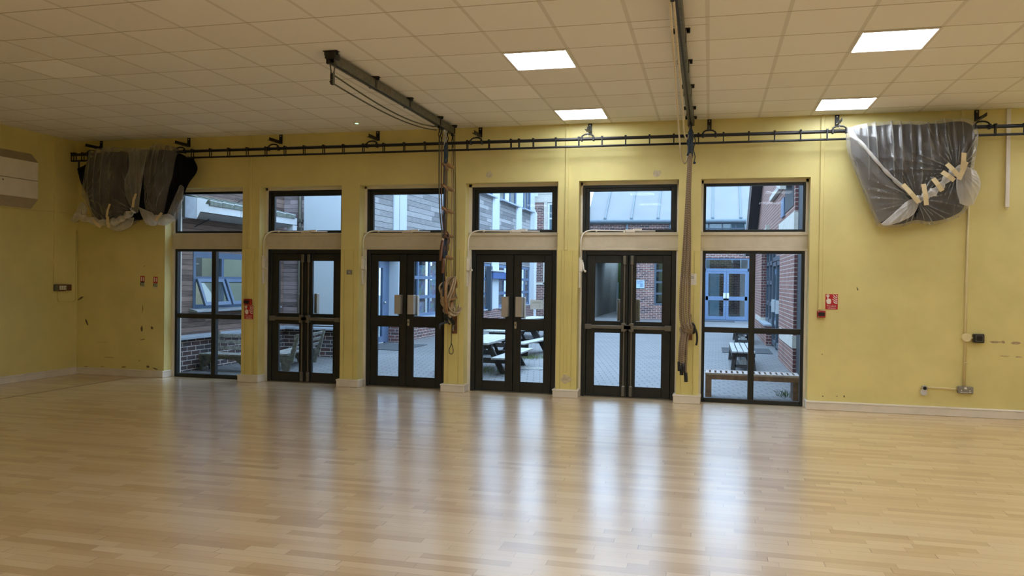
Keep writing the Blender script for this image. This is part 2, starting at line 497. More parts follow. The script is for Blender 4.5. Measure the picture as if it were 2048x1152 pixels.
def text(body, name, mat, parent, loc, size, rot=(pi / 2, 0, 0), align='CENTER'):
    c = bpy.data.curves.new(name, 'FONT')
    c.body = body; c.size = size; c.align_x = align; c.align_y = 'CENTER'; c.extrude = .0006
    c.materials.append(M[mat])
    tmp = bpy.data.objects.new(name + '_outline', c)
    COL.objects.link(tmp)
    bpy.context.view_layer.update()
    me = bpy.data.meshes.new_from_object(tmp)
    bpy.data.objects.remove(tmp); bpy.data.curves.remove(c)
    o = bpy.data.objects.new(name, me)
    COL.objects.link(o)
    o.parent = parent
    o.location = Vector(loc) - ORG[parent.name]
    o.rotation_euler = rot
    return o
def bez(p0, p1, p2, p3, n=12):
    o = []
    for i in range(n + 1):
        t = i / n
        o.append(Vector(p0) * (1 - t) ** 3 + Vector(p1) * 3 * t * (1 - t) ** 2 + Vector(p2) * 3 * t * t * (1 - t) + Vector(p3) * t ** 3)
    return o
def spline(pts, n=8, closed=False):
    P = [Vector(p) for p in pts]
    o = []
    N = len(P)
    for i in range(N if closed else N - 1):
        a = P[i - 1] if (i or closed) else P[0]
        b, c = P[i], P[(i + 1) % N]
        d = P[(i + 2) % N] if (closed or i + 2 < N) else P[-1]
        for k in range(n):
            t = k / n
            o.append(.5 * ((2 * b) + (c - a) * t + (2 * a - 5 * b + 4 * c - d) * t * t + (3 * b - a - 3 * c + d) * t ** 3))
    if not closed: o.append(P[-1])
    return o
# ================================================================ ROOM SHELL
XL, XR, YB = -9.43, 7.2, -14.5
OL = [-7.875, -6.304, -4.745, -3.204, -1.663, -0.116]
OR = [-6.578, -5.018, -3.479, -1.937, -0.392, 1.171]
FL = [-7.836, -6.270, -4.712, -3.163, -1.638, -0.090]
FR = [-6.612, -5.050, -3.512, -1.978, -0.417, 1.140]
TOP, SP0, SP1 = 2.82, 1.928, 2.163

struct(B().box(XL - .3, XR + .3, YB - .3, .34, -.2, 0), 'floor', 'floor', 'pale beech strip floor of the hall')
struct(B().box(XL - .3, XR + .3, YB - .3, .4, H, H + .25), 'ceiling', 'ceiling', 'suspended ceiling of square off-white tiles')
b = B().box(XL - .3, OL[0], 0, .34, 0, H)
for k in range(5): b.box(OR[k], OL[k + 1], 0, .34, 0, H)
b.box(OR[5], XR + .3, 0, .34, 0, H)
for k in range(6): b.box(OL[k], OR[k], 0, .34, TOP, H)
wb = struct(b, 'wall_back', 'yellow', 'yellow wall with six door and window openings')
struct(B().box(XL - .3, XL, YB - .3, 0, 0, H), 'wall_left', 'yellow', 'plain yellow side wall at the left')
struct(B().box(XR, XR + .3, YB - .3, 0, 0, H), 'wall_right', 'yellow', 'yellow side wall beyond the right edge')
struct(B().box(XL, XR, YB - .3, YB, 0, H), 'wall_front', 'yellow', 'yellow wall behind the viewer')

# worn places on the paint of the window wall: irregular flakes a fraction of a millimetre proud
def flake(x, z, w, h, rot=0, n=9, mat='scuff', par=wb, y=-.0008):
    pts = []
    for i in range(n):
        a = 2 * pi * i / n
        r = random.uniform(.55, 1.0)
        u, v = cos(a) * w / 2 * r, sin(a) * h / 2 * r
        pts.append((x + u * cos(rot) - v * sin(rot), z + u * sin(rot) + v * cos(rot)))
    return B().prism(pts, 'y', y, 0).obj('scuff_mark', mat, par)
for a in ((-9.36, 1.16, .17, .045, .5), (-9.25, .80, .04, .15, .35), (-8.265, .715, .05, .13, 0), (-8.085, .735, .055, .075, .3),
          (-9.25, .115, .09, .022, 0), (-8.96, .125, .08, .018, .1), (-8.57, .135, .1, .02, .1), (-8.15, .155, .06, .05, .2), (-8.03, .13, .12, .025, -.3),
          (-8.3, .24, .03, .02, 0), (-8.85, .27, .25, .012, 0), (-8.95, .5, .3, .006, 0), (-8.25, .56, .12, .014, .2), (-8.25, 1.02, .015, .14, .1), (-8.23, 1.66, .06, .012, .4),
          (1.59, .175, .022, .034, 0), (1.51, .172, .04, .012, 0), (1.35, .165, .02, .02, 0), (1.335, .67, .016, .02, 0), (3.21, .877, .16, .03, 0), (3.29, .882, .05, .035, 0),
          (3.42, .876, .14, .042, 0), (3.31, .72, .12, .012, 0), (3.45, .715, .1, .014, 0), (1.72, 1.47, .02, .05, .4), (-4.845, .72, .02, .03, 0), (-.2, .26, .09, .012, .3)):
    flake(*a, mat='scuff2' if a[0] > 3 or a[1] < .6 and a[0] < -8.8 else 'scuff')
flake(-1.80, .235, .17, .15, 0, 12, 'patch', y=-.012)
for x, z, w in ((-2.87, 2.93, .13), (-.67, 2.9, .14)): flake(x, z, w, .12, 0, 9, 'patch')

# boarded lower casing of each pier, with its grooves
n = 0
for k in range(5):
    x0, x1 = OR[k], OL[k + 1]
    b = B()
    g1, g2 = x0 + .055, x1 - .075
    for a, c in ((x0, g1 - .003), (g1 + .003, g2 - .003), (g2 + .003, x1)): b.box(a, c, -.009, 0, .1, 1.922)
    n += 1
    struct(b, 'trim_%d' % n, 'yellow2', 'yellow boarding on the lower part of a pier', bevel=.002)
# painted vertical cover strips between ceiling and boarding
for x, z0 in ((-6.455, 1.922), (-1.82, 1.922), (1.30, 1.21), (2.83, 2.62), (-4.8, 0)):
    if z0 == 0: continue
    n += 1
    struct(B().box(x - .022, x + .022, -.022, 0, z0, H), 'trim_%d' % n, 'yellow', 'painted vertical cover strip', bevel=.004)
n += 1
struct(B().box(-6.49, -6.42, -.018, -.009, .1, 1.922), 'trim_%d' % n, 'yellow2', bevel=.003)
n += 1
struct(B().box(-1.84, -1.79, -.018, -.009, .33, 1.922), 'trim_%d' % n, 'yellow2', bevel=.003)
n += 1
struct(B().box(XL, XL + .02, -.46, -.40, 1.37, H), 'trim_%d' % n, 'yellow', 'flat cover strip on the left wall', bevel=.003)
# cream boxed beam between transom light and doorway in each opening
for k in range(6):
    x0, x1 = OL[k], OR[k]
    b = B().box(x0, x1, .165, .3, SP0 + .002, SP1 - .04)
    b.box(x0, x1, .15, .3, SP1 - .042, SP1)
    b.box(x0, x1, .155, .3, SP0 - .0, SP0 + .03)
    n += 1
    struct(b, 'trim_%d' % n, 'cream', 'cream boarded beam below the transom light', bevel=.004)
    # reveal linings beside and above the frames
    c = B()
    c.box(x0, FL[k], G - .05, .34, 0, SP0); c.box(FR[k], x1, G - .05, .34, 0, SP0)
    c.box(x0, FL[k], G - .05, .34, SP1, TOP); c.box(FR[k], x1, G - .05, .34, SP1, TOP)
    c.box(x0, x1, G - .05, .34, 2.782, TOP)
    n += 1
    struct(c, 'trim_%d' % n, 'white', 'white lining strip around the frames')

# skirting
def skirt(name, poly_pts, label):
    b = B()
    for (x0, x1, y0, y1) in poly_pts:
        b.box(x0, x1, y0, y1, 0, .088)
        b.box(x0 - .006, x1 + .006, y0 - .006, y1, .084, .106)
    return struct(b, name, 'white', label, bevel=.006)
skirt('baseboard_corner', [(XL, OL[0] + .012, -.042, .17)], 'white skirting left of the first window')
skirt('baseboard_right', [(OR[5] - .012, XR, -.042, .17)], 'white skirting right of the last window')
for k in range(5):
    skirt('baseboard_pier' if k == 0 else 'baseboard_pier.%03d' % k, [(OR[k] - .035, OL[k + 1] + .025, -.045, .168)], 'white skirting block around a pier')
b = B(); b.box(XL, XL + .042, YB, -.042, 0, .088); b.box(XL, XL + .048, YB, -.042, .084, .106)
struct(b, 'baseboard_left', 'white', 'white skirting along the left wall', bevel=.006)
n += 1
struct(B().box(-8.345, -8.325, YB, -.06, -.001, .0015), 'trim_%d' % n, 'varnish', 'dark joint in the floor parallel to the left wall')
# ---------------------------------------------------------------- glazing
def pane(x0, x1, z0, z1, par, y=G + .01, name='pane', mat='glass'):
    return B().box(x0, x1, y - .003, y + .003, z0, z1).obj(name, mat, par)
def ring(b, x0, x1, z0, z1, w, y0, y1, wb_=None, wt=None):
    wb_ = w if wb_ is None else wb_; wt = w if wt is None else wt
    b.box(x0, x0 + w, y0, y1, z0, z1); b.box(x1 - w, x1, y0, y1, z0, z1)
    b.box(x0 + w, x1 - w, y0, y1, z0, z0 + wb_); b.box(x0 + w, x1 - w, y0, y1, z1 - wt, z1)
    return b
ORDN = ['first', 'second', 'third', 'fourth', 'fifth', 'sixth']
# transom lights
for k in range(6):
    w = thing('window_%d' % (k + 1), ((FL[k] + FR[k]) / 2, G, SP1), 'dark framed transom light above the %s opening from the left' % ORDN[k], 'window', kind='structure')
    if k in (0, 5):
        ring(B(), FL[k], FR[k], SP1, 2.782, .033, G - .03, G + .05).obj('frame', 'frame', w, bevel=.003)
        pane(FL[k] + .03, FR[k] - .03, SP1 + .03, 2.752, w)
    else:
        ring(B(), FL[k], FR[k], SP1, 2.782, .035, G - .03, G + .05).obj('frame', 'frame', w, bevel=.003)
        s = ring(B(), FL[k] + .036, FR[k] - .03, SP1 + .012, 2.748, .05, G - .012, G + .04, .03, .045).obj('sash', 'frame', w, bevel=.004)
        pane(FL[k] + .08, FR[k] - .075, SP1 + .036, 2.705, s)
# tall fixed windows
for i, k in ((7, 0), (8, 5)):
    x0, x1 = FL[k], FR[k]
    cx = {0: -7.176, 5: .52}[k]
    w = thing('window_%d' % i, ((x0 + x1) / 2, G, 0), 'tall four-pane dark framed window in the %s opening' % ORDN[k], 'window', kind='structure')
    b = ring(B(), x0, x1, 0, SP0, .038, G - .03, G + .05, .055, .036)
    b.box(cx - .036, cx + .036, G - .028, G + .048, .05, SP0 - .03)
    b.box(x0 + .03, x1 - .03, G - .026, G + .046, .888, .958)
    b.obj('frame', 'frame', w, bevel=.004)
    for a, c in ((x0 + .036, cx - .034), (cx + .034, x1 - .036)):
        pane(a, c, .05, .89, w); pane(a, c, .956, SP0 - .034, w)
# double doors
for i, k in enumerate((1, 2, 3, 4)):
    x0, x1 = FL[k], FR[k]
    panic = k in (1, 4)
    lab = {1: 'double doors with panic bars at the timber-clad side', 2: 'double doors with push plates left of the rope ladders', 3: 'double doors with push plates and paper notice in view', 4: 'double doors with panic bars left of the thick ropes'}[k]
    d = thing('door_%d' % (i + 1), ((x0 + x1) / 2, G, 0), lab, 'door', kind='structure')
    fr_ = B()
    fr_.box(x0, x0 + .06, G - .03, G + .05, 0, SP0); fr_.box(x1 - .06, x1, G - .03, G + .05, 0, SP0); fr_.box(x0 + .06, x1 - .06, G - .03, G + .05, 1.868, SP0)
    fr_.box(x0 + .055, x0 + .085, G + .032, G + .05, 0, SP0); fr_.box(x1 - .085, x1 - .055, G + .032, G + .05, 0, SP0); fr_.box(x0 + .06, x1 - .06, G + .032, G + .05, 1.845, SP0)
    fr_.obj('frame', 'frame', d, bevel=.004)
    B().box(x0 + .05, x1 - .05, G - .04, G + .06, -.001, .012).obj('threshold', 'bar', d)
    cx = (x0 + x1) / 2
    for sx in (-1, 1):
        a, c = (x0 + .066, cx - .004) if sx < 0 else (cx + .004, x1 - .066)
        st = .098
        gl = (a + st, c - st) if not panic else ((a + .105, c - .092) if sx < 0 else (a + .092, c - .105))
        lf = B()
        lf.box(a, gl[0], G - .02, G + .03, .012, 1.862); lf.box(gl[1], c, G - .02, G + .03, .012, 1.862)
        for z0, z1 in ((.012, .145), (.852, .995), (1.768, 1.862)): lf.box(gl[0], gl[1], G - .02, G + .03, z0, z1)
        if sx > 0: lf.box(cx - .02, cx + .03, G + .031, G + .045, .012, 1.862)
        leaf = lf.obj('door_leaf', 'frame', d, bevel=.003)
        ring(B(), gl[0] - .004, gl[1] + .004, .145 - .004, .856, .010, G - .024, G - .018).obj('glazing_bead', 'gasket', leaf)
        ring(B(), gl[0] - .004, gl[1] + .004, .991, 1.772, .010, G - .024, G - .018).obj('glazing_bead', 'gasket', leaf)
        pane(gl[0], gl[1], .145, .852, leaf); pane(gl[0], gl[1], .995, 1.768, leaf)
        e = c - .045 if sx < 0 else a + .045     # handle line near the meeting stile
        if panic:
            o_ = a + .03 if sx < 0 else c - .03
            zb = .925
            pb = B()
            pb.box(min(o_, e), max(o_, e), G - .075, G - .045, zb - .022, zb + .022)
            pb.box(o_ - .045 if sx < 0 else o_ - .04, o_ + .04 if sx < 0 else o_ + .045, G - .08, G - .02, zb - .034, zb + .034)
            pb.prism([(e - sx * 0 + u * -sx, zb + v) for u, v in ((-.03, .055), (.02, .055), (.035, .03), (.1, .03), (.1, -.03), (.035, -.03), (.02, -.055), (-.03, -.055))], 'y', G - .085, G - .02)
            pb.obj('push_bar', 'bar', leaf, bevel=.006, seg=2)
            rd = B().box(e - .008, e + .008, G - .045, G - .03, .15, .88); rd.box(e - .008, e + .008, G - .045, G - .03, .98, 1.76)
            rd.obj('vertical_rod', 'bar', leaf)
            for z0, z1 in ((.02, .16), (1.74, 1.86)):
                B().box(e - .022, e + .022, G - .06, G - .02, z0, z1).obj('rod_guide', 'bar', leaf, bevel=.008)
        else:
            pc = e - .05 if sx < 0 else e + .045
            B().box(pc - .043, pc + .043, G - .115, G - .105, 1.03, 1.298).box(pc + .034, pc + .043, G - .105, G - .02, 1.03, 1.298).obj('pull_handle', 'plate', leaf, bevel=.003)
            if sx > 0:
                lk = B().box(e - .032, e + .001, G - .03, G - .019, .865, .96).obj('lock_plate', 'steel', leaf, bevel=.006)
                B().cyl((e - .015, G - .036, .918), (e - .015, G - .018, .918), .008).obj('keyhole', 'black', leaf)
        oc = e - .058 if sx < 0 else e + .058    # outside handle seen through the glass
        B().box(oc - .04, oc + .04, G + .095, G + .105, 1.0, 1.29).box(oc + sx * .03, oc + sx * .04, G + .03, G + .1, 1.0, 1.29).obj('outer_handle', 'whitepl' if not panic else 'plate', leaf, bevel=.003)
    if panic:
        B().box(cx - .16, cx + .16, G - .045, G - .02, 1.865, 1.9).obj('strike_cover', 'gasket', d, bevel=.004)

# hand-wound openers of the four opening transom lights
for k, near in ((1, 'timber-clad side doors'), (2, 'doors left of the rope ladders'), (3, 'doors right of the rope ladders'), (4, 'doors left of the thick ropes')):
    x0 = OL[k]
    w = thing('window_winder', (x0 + .02, .09, 1.45), 'cream window winder with bent conduit above the %s' % near, 'window opener', 'hand winders of the transom lights')
    B().box(x0 + .001, x0 + .026, .07, .105, 1.43, 1.83).obj('winder_channel', 'whitepl', w, bevel=.004)
    bx = B().box(x0 + .001, x0 + .05, .06, .115, 1.64, 1.80).obj('gear_box', 'whitepl', w, bevel=.008)
    B().tube([(x0 + .05, .09, 1.77), (x0 + .07, .07, 1.66), (x0 + .085, .04, 1.65)], .009, 8).ball((x0 + .09, .03, 1.65), .016).obj('crank_handle', 'whitepl', bx, smooth=True)
    path = [(x0 + .018, .088, 1.82), (x0 + .018, .09, 2.0)] + bez((x0 + .018, .09, 2.02), (x0 + .02, .1, 2.14), (x0 + .05, .16, 2.19), (x0 + .17, .168, 2.19), 10) + [(x0 + .3, .168, 2.187), (FL[k] + .95, .168, 2.178)]
    B().tube(path, .0095, 8).obj('conduit', 'whitepl', w, smooth=True)
    B().box(FL[k] + .565, FL[k] + .69, .148, .19, 2.165, 2.2).box(FL[k] + .66, FL[k] + .775, .16, .2, 2.188, 2.21).obj('chain_actuator', 'whitepl', w, bevel=.004)
    B().box(x0 + .2, x0 + .225, .155, .18, 2.172, 2.2).obj('conduit_clip', 'whitepl', w, bevel=.003)
    B().box(FL[k] + .54, FL[k] + .56, .155, .18, 2.16, 2.195).obj('conduit_clip', 'whitepl', w, bevel=.003)

# ================================================================ CEILING THINGS
lights = []
names = {}
for ix, X in enumerate((-1.545, 1.455, 4.455)):
    for iy, Y in enumerate((-.602, -3.018, -5.434, -7.85, -10.266)):
        side = ('row left of second rope track', 'row right of second rope track', 'row by the far right wall')[ix]
        pos = ('nearest the windows', 'second from the windows', 'third from the windows', 'fourth from the windows', 'fifth from the windows')[iy]
        lab = 'square lit ceiling panel, %s, %s' % (side, pos)
        if not lights:
            l = thing('ceiling_light', (X, Y, H), lab, 'ceiling light', 'lit ceiling panels')
            ring(B(), X - .298, X + .298, Y, Y, .01, 0, 0) if False else None
            fb = B()
            for q in ((X - .295, X - .278, Y - .295, Y + .295), (X + .278, X + .295, Y - .295, Y + .295), (X - .278, X + .278, Y - .295, Y - .278), (X - .278, X + .278, Y + .278, Y + .295)):
                fb.box(*q, H - .012, H + .001)
            fb.obj('frame', 'whitepl', l, bevel=.003)
            B().box(X - .28, X + .28, Y - .28, Y + .28, H - .008, H - .001).obj('diffuser', 'lamp', l)
            lights.append(l)
        else:
            lights.append(dup(lights[0], (X, Y, H), lab))
for Y, pos in ((-10.266, 'first'), (-12.682, 'second')):  # two unseen panels added to brighten the left side of the hall
    lights.append(dup(lights[0], (-4.545, Y, H), 'added square light panel behind the viewer brightening the left, %s of its row' % pos))
t = thing('ceiling_sensor', (-4.52, -.60, H), 'small round ceiling sensor with green light near the window wall', 'sensor')
B().cyl((-4.52, -.60, H - .012), (-4.52, -.60, H), .045, 20).obj('housing', 'whitepl', t, bevel=.004)
B().cyl((-4.52, -.60, H - .016), (-4.52, -.60, H - .011), .022, 16).obj('indicator', 'led', t)
t = thing('beam_detector', (-6.52, -4.25, H), 'yellowed plastic detector box on the ceiling at the left edge', 'smoke detector')
B().cyl((-6.5, -4.25, H - .03), (-6.5, -4.25, H), .07, 20).obj('base', 'yellowpl', t, bevel=.004)
B().cyl((-6.5, -4.25, H - .06), (-6.5, -4.25, H - .028), .052, 20).obj('sensor_head', 'yellowpl', t, bevel=.008)

# ================================================================ LADDER TRUSS
YT, ZT, ZB_ = -.2, 3.325, 3.232
XT0, XT1 = -9.355, 4.6
t = thing('ladder_truss', (-2.4, YT, ZB_), 'long black ladder truss hanging along the window wall', 'truss')
B().cyl((XT0, YT, ZT), (XT1, YT, ZT), .021, 12).obj('top_tube', 'black', t, smooth=True)
B().cyl((XT0, YT, ZB_), (XT1, YT, ZB_), .014, 10).obj('bottom_tube', 'black', t, smooth=True)
xs = [-9.345, -9.30, -9.16] + [-7.274 - .2965 * i for i in range(6, 0, -1)] + [-7.274 + .2965 * i for i in range(40)] + [-2.423]
for x in xs:
    if x > 4.58: continue
    r_ = B()
    for dy in (-.025, .025): r_.box(x - .006, x + .006, YT + dy - .003, YT + dy + .003, ZB_ - .012, ZT + .012)
    r_.box(x - .012, x + .012, YT - .03, YT + .03, ZT + .012, ZT + .03)
    r_.obj('rung', 'black', t)
# wall brackets with chain, clamp
bx = [-9.006, -7.479, -5.972, -4.481, -3.004, -1.529, -.03, 1.46, 2.97]
bl = ['in the far left corner above the first wrapped curtain', 'above the right side of the left curtain bundle', 'above the second opening from the left', 'above the third opening from the left',
      'just right of the rope ladder track', 'below the small lit ceiling panel', 'just right of the second rope track', 'just left of the right curtain bundle', 'at the right top corner of the right curtain bundle']
for i, x in enumerate(bx):
    if i == 0:
        w = thing('truss_bracket', (x, 0, 3.43), 'black wall bracket and chain ' + bl[0], 'bracket', 'wall brackets carrying the truss')
        B().box(x - .026, x + .026, -.008, 0, 3.425, 3.558).obj('wall_plate', 'black', w, bevel=.002)
        B().box(x - .02, x + .012, -.33, -.004, 3.424, 3.428).box(x + .008, x + .012, -.33, -.004, 3.424, 3.464).obj('arm', 'black', w)
        B().prism([(-.004, 3.428), (-.004, 3.5), (-.06, 3.428)], 'x', x - .02, x - .015).obj('gusset', 'black', w)
        for z in (3.45, 3.535): B().cyl((x, -.014, z), (x, -.006, z), .008, 8).obj('bolt', 'steel', w)
        ch = B()
        for j in range(3):
            zc = 3.412 - j * .022
            ch.tube([(x + (cos(a) * .007 if j % 2 else 0), -.2 + (0 if j % 2 else cos(a) * .007), zc + sin(a) * .014) for a in [2 * pi * q / 8 for q in range(8)]], .0025, 5, True)
        ch.obj('chain', 'steel', w)
        B().tube([(x - .075, YT, ZT + .012), (x - .07, YT, ZT + .04), (x - .04, YT, ZT + .058), (x, YT, ZT + .062), (x + .04, YT, ZT + .058), (x + .07, YT, ZT + .04), (x + .075, YT, ZT + .012)], .010, 8).obj('hanger_hoop', 'black', w, smooth=True)
        for s_ in (-1, 1): B().box(x + s_ * .075 - .014, x + s_ * .075 + .014, YT - .03, YT + .03, ZT - .028, ZT + .03).obj('clamp', 'black', w, bevel=.006)
        br0 = w
    else:
        dup(br0, (x, 0, 3.43), 'black wall bracket and chain ' + bl[i])

# ================================================================ WALL FITTINGS
def sign_call(x0, x1, z0, z1, label):
    t = thing('fire_sign', ((x0 + x1) / 2, 0, z0), label, 'sign', 'fire alarm call point signs')
    yy = -.0185 if x0 < 0 else 0
    B().box(x0, x1, yy - .003, yy, z0, z1).obj('sign_panel', 'redsign', t)
    w, h = x1 - x0, z1 - z0
    def P(u, v): return (x0 + u * w, z0 + v * h)
    y0, y1 = yy - .0042, yy - .0028
    hand = B()
    hand.prism([P(u, v) for u, v in ((.10, .62), (.14, .68), (.17, .60), (.14, .82), (.19, .84), (.24, .82), (.24, .68), (.36, .69), (.45, .64), (.46, .50), (.42, .38), (.40, .35), (.16, .35), (.10, .45), (.06, .58))], 'y', y0, y1)
    hand.obj('hand_symbol', 'signwhite', t)
    ring(B(), *[P(.08, 0)[0], P(.31, 0)[0], P(0, .82)[1], P(0, .97)[1]], .012, y0, y1).obj('button_symbol', 'signwhite', t)
    fl = B()
    for s_ in (((.60, .96), (.66, .97), (.74, .86), (.93, .78), (.96, .86), (.95, .74), (.74, .80), (.66, .90)), ((.80, .97), (.84, .97), (.95, .88), (.96, .95), (.96, .84), (.88, .87)),
               ((.63, .80), (.66, .74), (.78, .66), (.95, .62), (.95, .68), (.78, .70), (.70, .76), (.65, .86)), ((.54, .64), (.62, .62), (.74, .54), (.95, .51), (.95, .57), (.78, .58), (.68, .64), (.58, .68)),
               ((.63, .50), (.70, .42), (.82, .38), (.95, .38), (.95, .46), (.80, .45), (.70, .50), (.64, .56))):
        fl.prism([P(*q) for q in s_], 'y', y0, y1)
    fl.obj('flame_symbol', 'signwhite', t)
    text('Fire alarm\ncall point', 'lettering', 'signwhite', t, (*((x0 + x1) / 2,), yy - .0035, z0 + h * .155), h * .135)
    return t
sign_call(-6.520, -6.378, .913, 1.108, 'red fire alarm call point sign on the narrow pier')
sign_call(1.362, 1.503, 1.218, 1.402, 'red fire alarm call point sign right of the last window')
def call_point(x0, x1, z0, z1, label):
    yy = -.0115 if x0 < 0 else 0
    t = thing('call_point', ((x0 + x1) / 2, 0, z0), label, 'fire alarm', 'red break-glass call points')
    B().box(x0, x1, yy - .045, yy, z0, z1).obj('case', 'red', t, bevel=.004)
    B().box(x0 + .012, x1 - .03 if x0 < 0 else x1 - .01, yy - .048, yy - .044, z0 + .02, z1 - .022).obj('break_glass', 'black', t)
    B().box(x0 + .006, x0 + .016, yy - .048, yy - .044, z0 + .006, z0 + .014).box(x0 + .006, x0 + .016, yy - .048, yy - .044, z1 - .016, z1 - .008).obj('screw', 'steel', t)
call_point(-6.517, -6.400, 1.116, 1.203, 'red fire call point box directly above the pier sign')
call_point(1.268, 1.361, 1.118, 1.201, 'red fire call point box at lower left of its sign')
def ext_sign(x0, x1, z0, z1, label, band):
    t = thing('extinguisher_sign', ((x0 + x1) / 2, 0, z0), label, 'sign', 'narrow extinguisher signs')
    zm = z1 - .095
    B().box(x0, x1, -.003, 0, zm, z1).obj('red_panel', 'redsign', t)
    B().box(x0 + .012, x0 + .03, -.0042, -.0028, zm + .02, z1 - .012).box(x0 + .046, x1 - .01, -.0042, -.0028, zm + .02, z1 - .016).obj('extinguisher_symbol', 'signwhite', t)
    if band: B().box(x0, x1, -.0042, -.0028, zm - .004, zm + .012).obj('black_band', 'ink', t)
    B().box(x0, x1, -.003, 0, z0 + .03, zm).obj('text_panel', 'signgrey', t)
    b = B()
    for j in range(3): b.box(x0 + .02, x1 - .008, -.0042, -.0028, z0 + .045 + j * .018, z0 + .05 + j * .018)
    b.box(x0, x0 + .013, -.0042, -.0028, z0 + .05, zm - .01)
    b.obj('text_lines', 'ink', t)
    B().box(x0, x1, -.003, 0, z0, z0 + .03).obj('lower_strip', 'tape', t)
ext_sign(-8.294, -8.222, 1.326, 1.513, 'narrow red and grey sign with a black band, left of its pair', True)
ext_sign(-8.068, -7.995, 1.318, 1.505, 'narrow faded red and grey sign beside the first window reveal', False)
# control box on the left wall with its cables
t = thing('control_panel', (XL, -.30, 1.28), 'dark box with a pale display on the left wall near the corner', 'control panel')
B().box(XL, XL + .045, -.455, -.405, 1.275, 1.375).obj('side_case', 'track', t, bevel=.003)
B().box(XL, XL + .05, -.405, -.27, 1.272, 1.372).obj('case', 'varnish', t, bevel=.004)
B().box(XL, XL + .045, -.27, -.15, 1.278, 1.37).obj('end_case', 'leather', t, bevel=.004)
d_ = B().box(XL + .05, XL + .053, -.392, -.262, 1.293, 1.352).obj('display', 'paper', t)
b = B()
for y0 in (-.375, -.33, -.285): b.box(XL + .053, XL + .0535, y0, y0 + .022, 1.305, 1.342)
b.obj('display_marks', 'signgrey', d_)
B().tube([(XL + .008, -.375, 1.28), (XL + .008, -.375, 1.16), (XL + .008, -.36, 1.12), (XL + .008, -.33, 1.108), (XL + .008, -.08, 1.108), (XL + .008, -.03, 1.125), (XL + .008, -.02, 1.16), (XL + .008, -.02, 2.2)], .010, 6).obj('cable', 'yellow2', t, smooth=True)
# heater
t = thing('wall_heater', (XL, -1.6, 2.44), 'long warm-white wall heater with sloping faces on the left wall', 'heater')
y0, y1 = -2.35, -.87
B().prism([(XL, 3.11), (XL + .13, 3.105), (XL + .13, 2.845), (XL, 2.845)], 'y', y0, y1).obj('upper_panel', 'heater', t, bevel=.004)
B().prism([(XL, 2.838), (XL + .13, 2.838), (XL + .13, 2.59), (XL, 2.585)], 'y', y0, y1).obj('lower_panel', 'heater', t, bevel=.004)
B().prism([(XL, 3.235), (XL + .004, 3.235), (XL + .128, 3.107), (XL, 3.107)], 'y', y0, y1).obj('top_slope', 'heatshade', t)
B().prism([(XL, 2.588), (XL + .128, 2.588), (XL + .004, 2.452), (XL, 2.452)], 'y', y0, y1).obj('bottom_slope', 'heatshade', t)
B().box(XL + .13, XL + .134, -1.46, -1.445, 2.79, 2.806).obj('fixing_screw', 'black', t)
tag_ = B().tube([(XL + .006, -1.4, 2.425), (XL + .006, -.9, 2.43), (XL + .006, -.5, 2.455), (XL + .006, -.25, 2.44), (XL + .006, -.02, 2.40)], .007, 6).obj('heater_cable', 'yellow', None, smooth=True)
setp(tag_, 'thin painted cable sagging below the heater on the left wall', 'cable')
# switch plate on pier, notice, cable trunking, sockets
t = thing('switch_plate', (-4.88, 0, 1.57), 'small grey metal plate on the pier between second and third openings', 'switch')
B().box(-4.925, -4.842, -.018, -.009, 1.572, 1.636).obj('plate', 'socket', t, bevel=.002)
B().box(-4.895, -4.872, -.024, -.017, 1.592, 1.616).obj('key_switch', 'steel', t, bevel=.003)
t = thing('paper_notice', (-.26, 0, 1.49), 'white typed paper notice on the pier behind the thick ropes', 'notice')
B().box(-.363, -.158, -.0105, -.009, 1.49, 1.632).obj('sheet', 'paper', t)
b = B()
for x0, x1, z in ((-.262, -.222, 1.602), (-.262, -.19, 1.588), (-.262, -.19, 1.571), (-.25, -.23, 1.538), (-.345, -.3, 1.6), (-.345, -.29, 1.57)): b.box(x0, x1, -.0112, -.010, z, z + .005)
b.obj('printed_lines', 'ink', t)
t = thing('paper_notice', (-2.253, G, 1.133), 'white paper notice taped to the right pane of the doors beside the rope coil pier', 'notice')
B().box(-2.344, -2.162, G + .014, G + .0148, 1.133, 1.262).obj('sheet', 'thinpaper', t)
b = B(); b.box(-2.31, -2.20, G + .0128, G + .0142, 1.228, 1.234); b.box(-2.32, -2.19, G + .0128, G + .0142, 1.216, 1.219)
b.bar((-2.275, G + .0135, 1.195), (-2.262, G + .0135, 1.155), .004, .001); b.bar((-2.249, G + .0135, 1.195), (-2.262, G + .0135, 1.155), .004, .001); b.bar((-2.215, G + .0135, 1.2), (-2.215, G + .0135, 1.152), .004, .001)
b.obj('printed_lines', 'signgrey', t)
o = B().box(3.275, 3.318, -.03, 0, 2.43, 3.555).box(3.285, 3.290, -.02, -.01, 2.39, 2.43).box(3.300, 3.305, -.02, -.01, 2.40, 2.43).obj('cable_trunking', 'whitepl', None, bevel=.004)
setp(o, 'white vertical cable trunking with cut lower end at far right', 'trunking')
cx = 2.905
t = thing('wall_conduit', (cx, 0, .35), 'painted conduit running down the right wall to the socket', 'conduit')
B().cyl((cx - .02, -.018, .355), (cx - .008, -.018, 2.75), .0135, 10).obj('pipe', 'creampl', t, smooth=True)
B().cyl((cx - .005, -.05, .922), (cx - .005, 0, .922), .05, 20).obj('junction_box', 'creampl', t, bevel=.006)
B().cyl((cx + .03, -.02, .922), (cx + .1, -.02, .919), .012, 10).obj('branch_pipe', 'creampl', t, smooth=True)
for z in (1.53, .62): B().box(cx - .033, cx + .012, -.03, 0, z, z + .02).obj('pipe_saddle', 'creampl', t, bevel=.004)
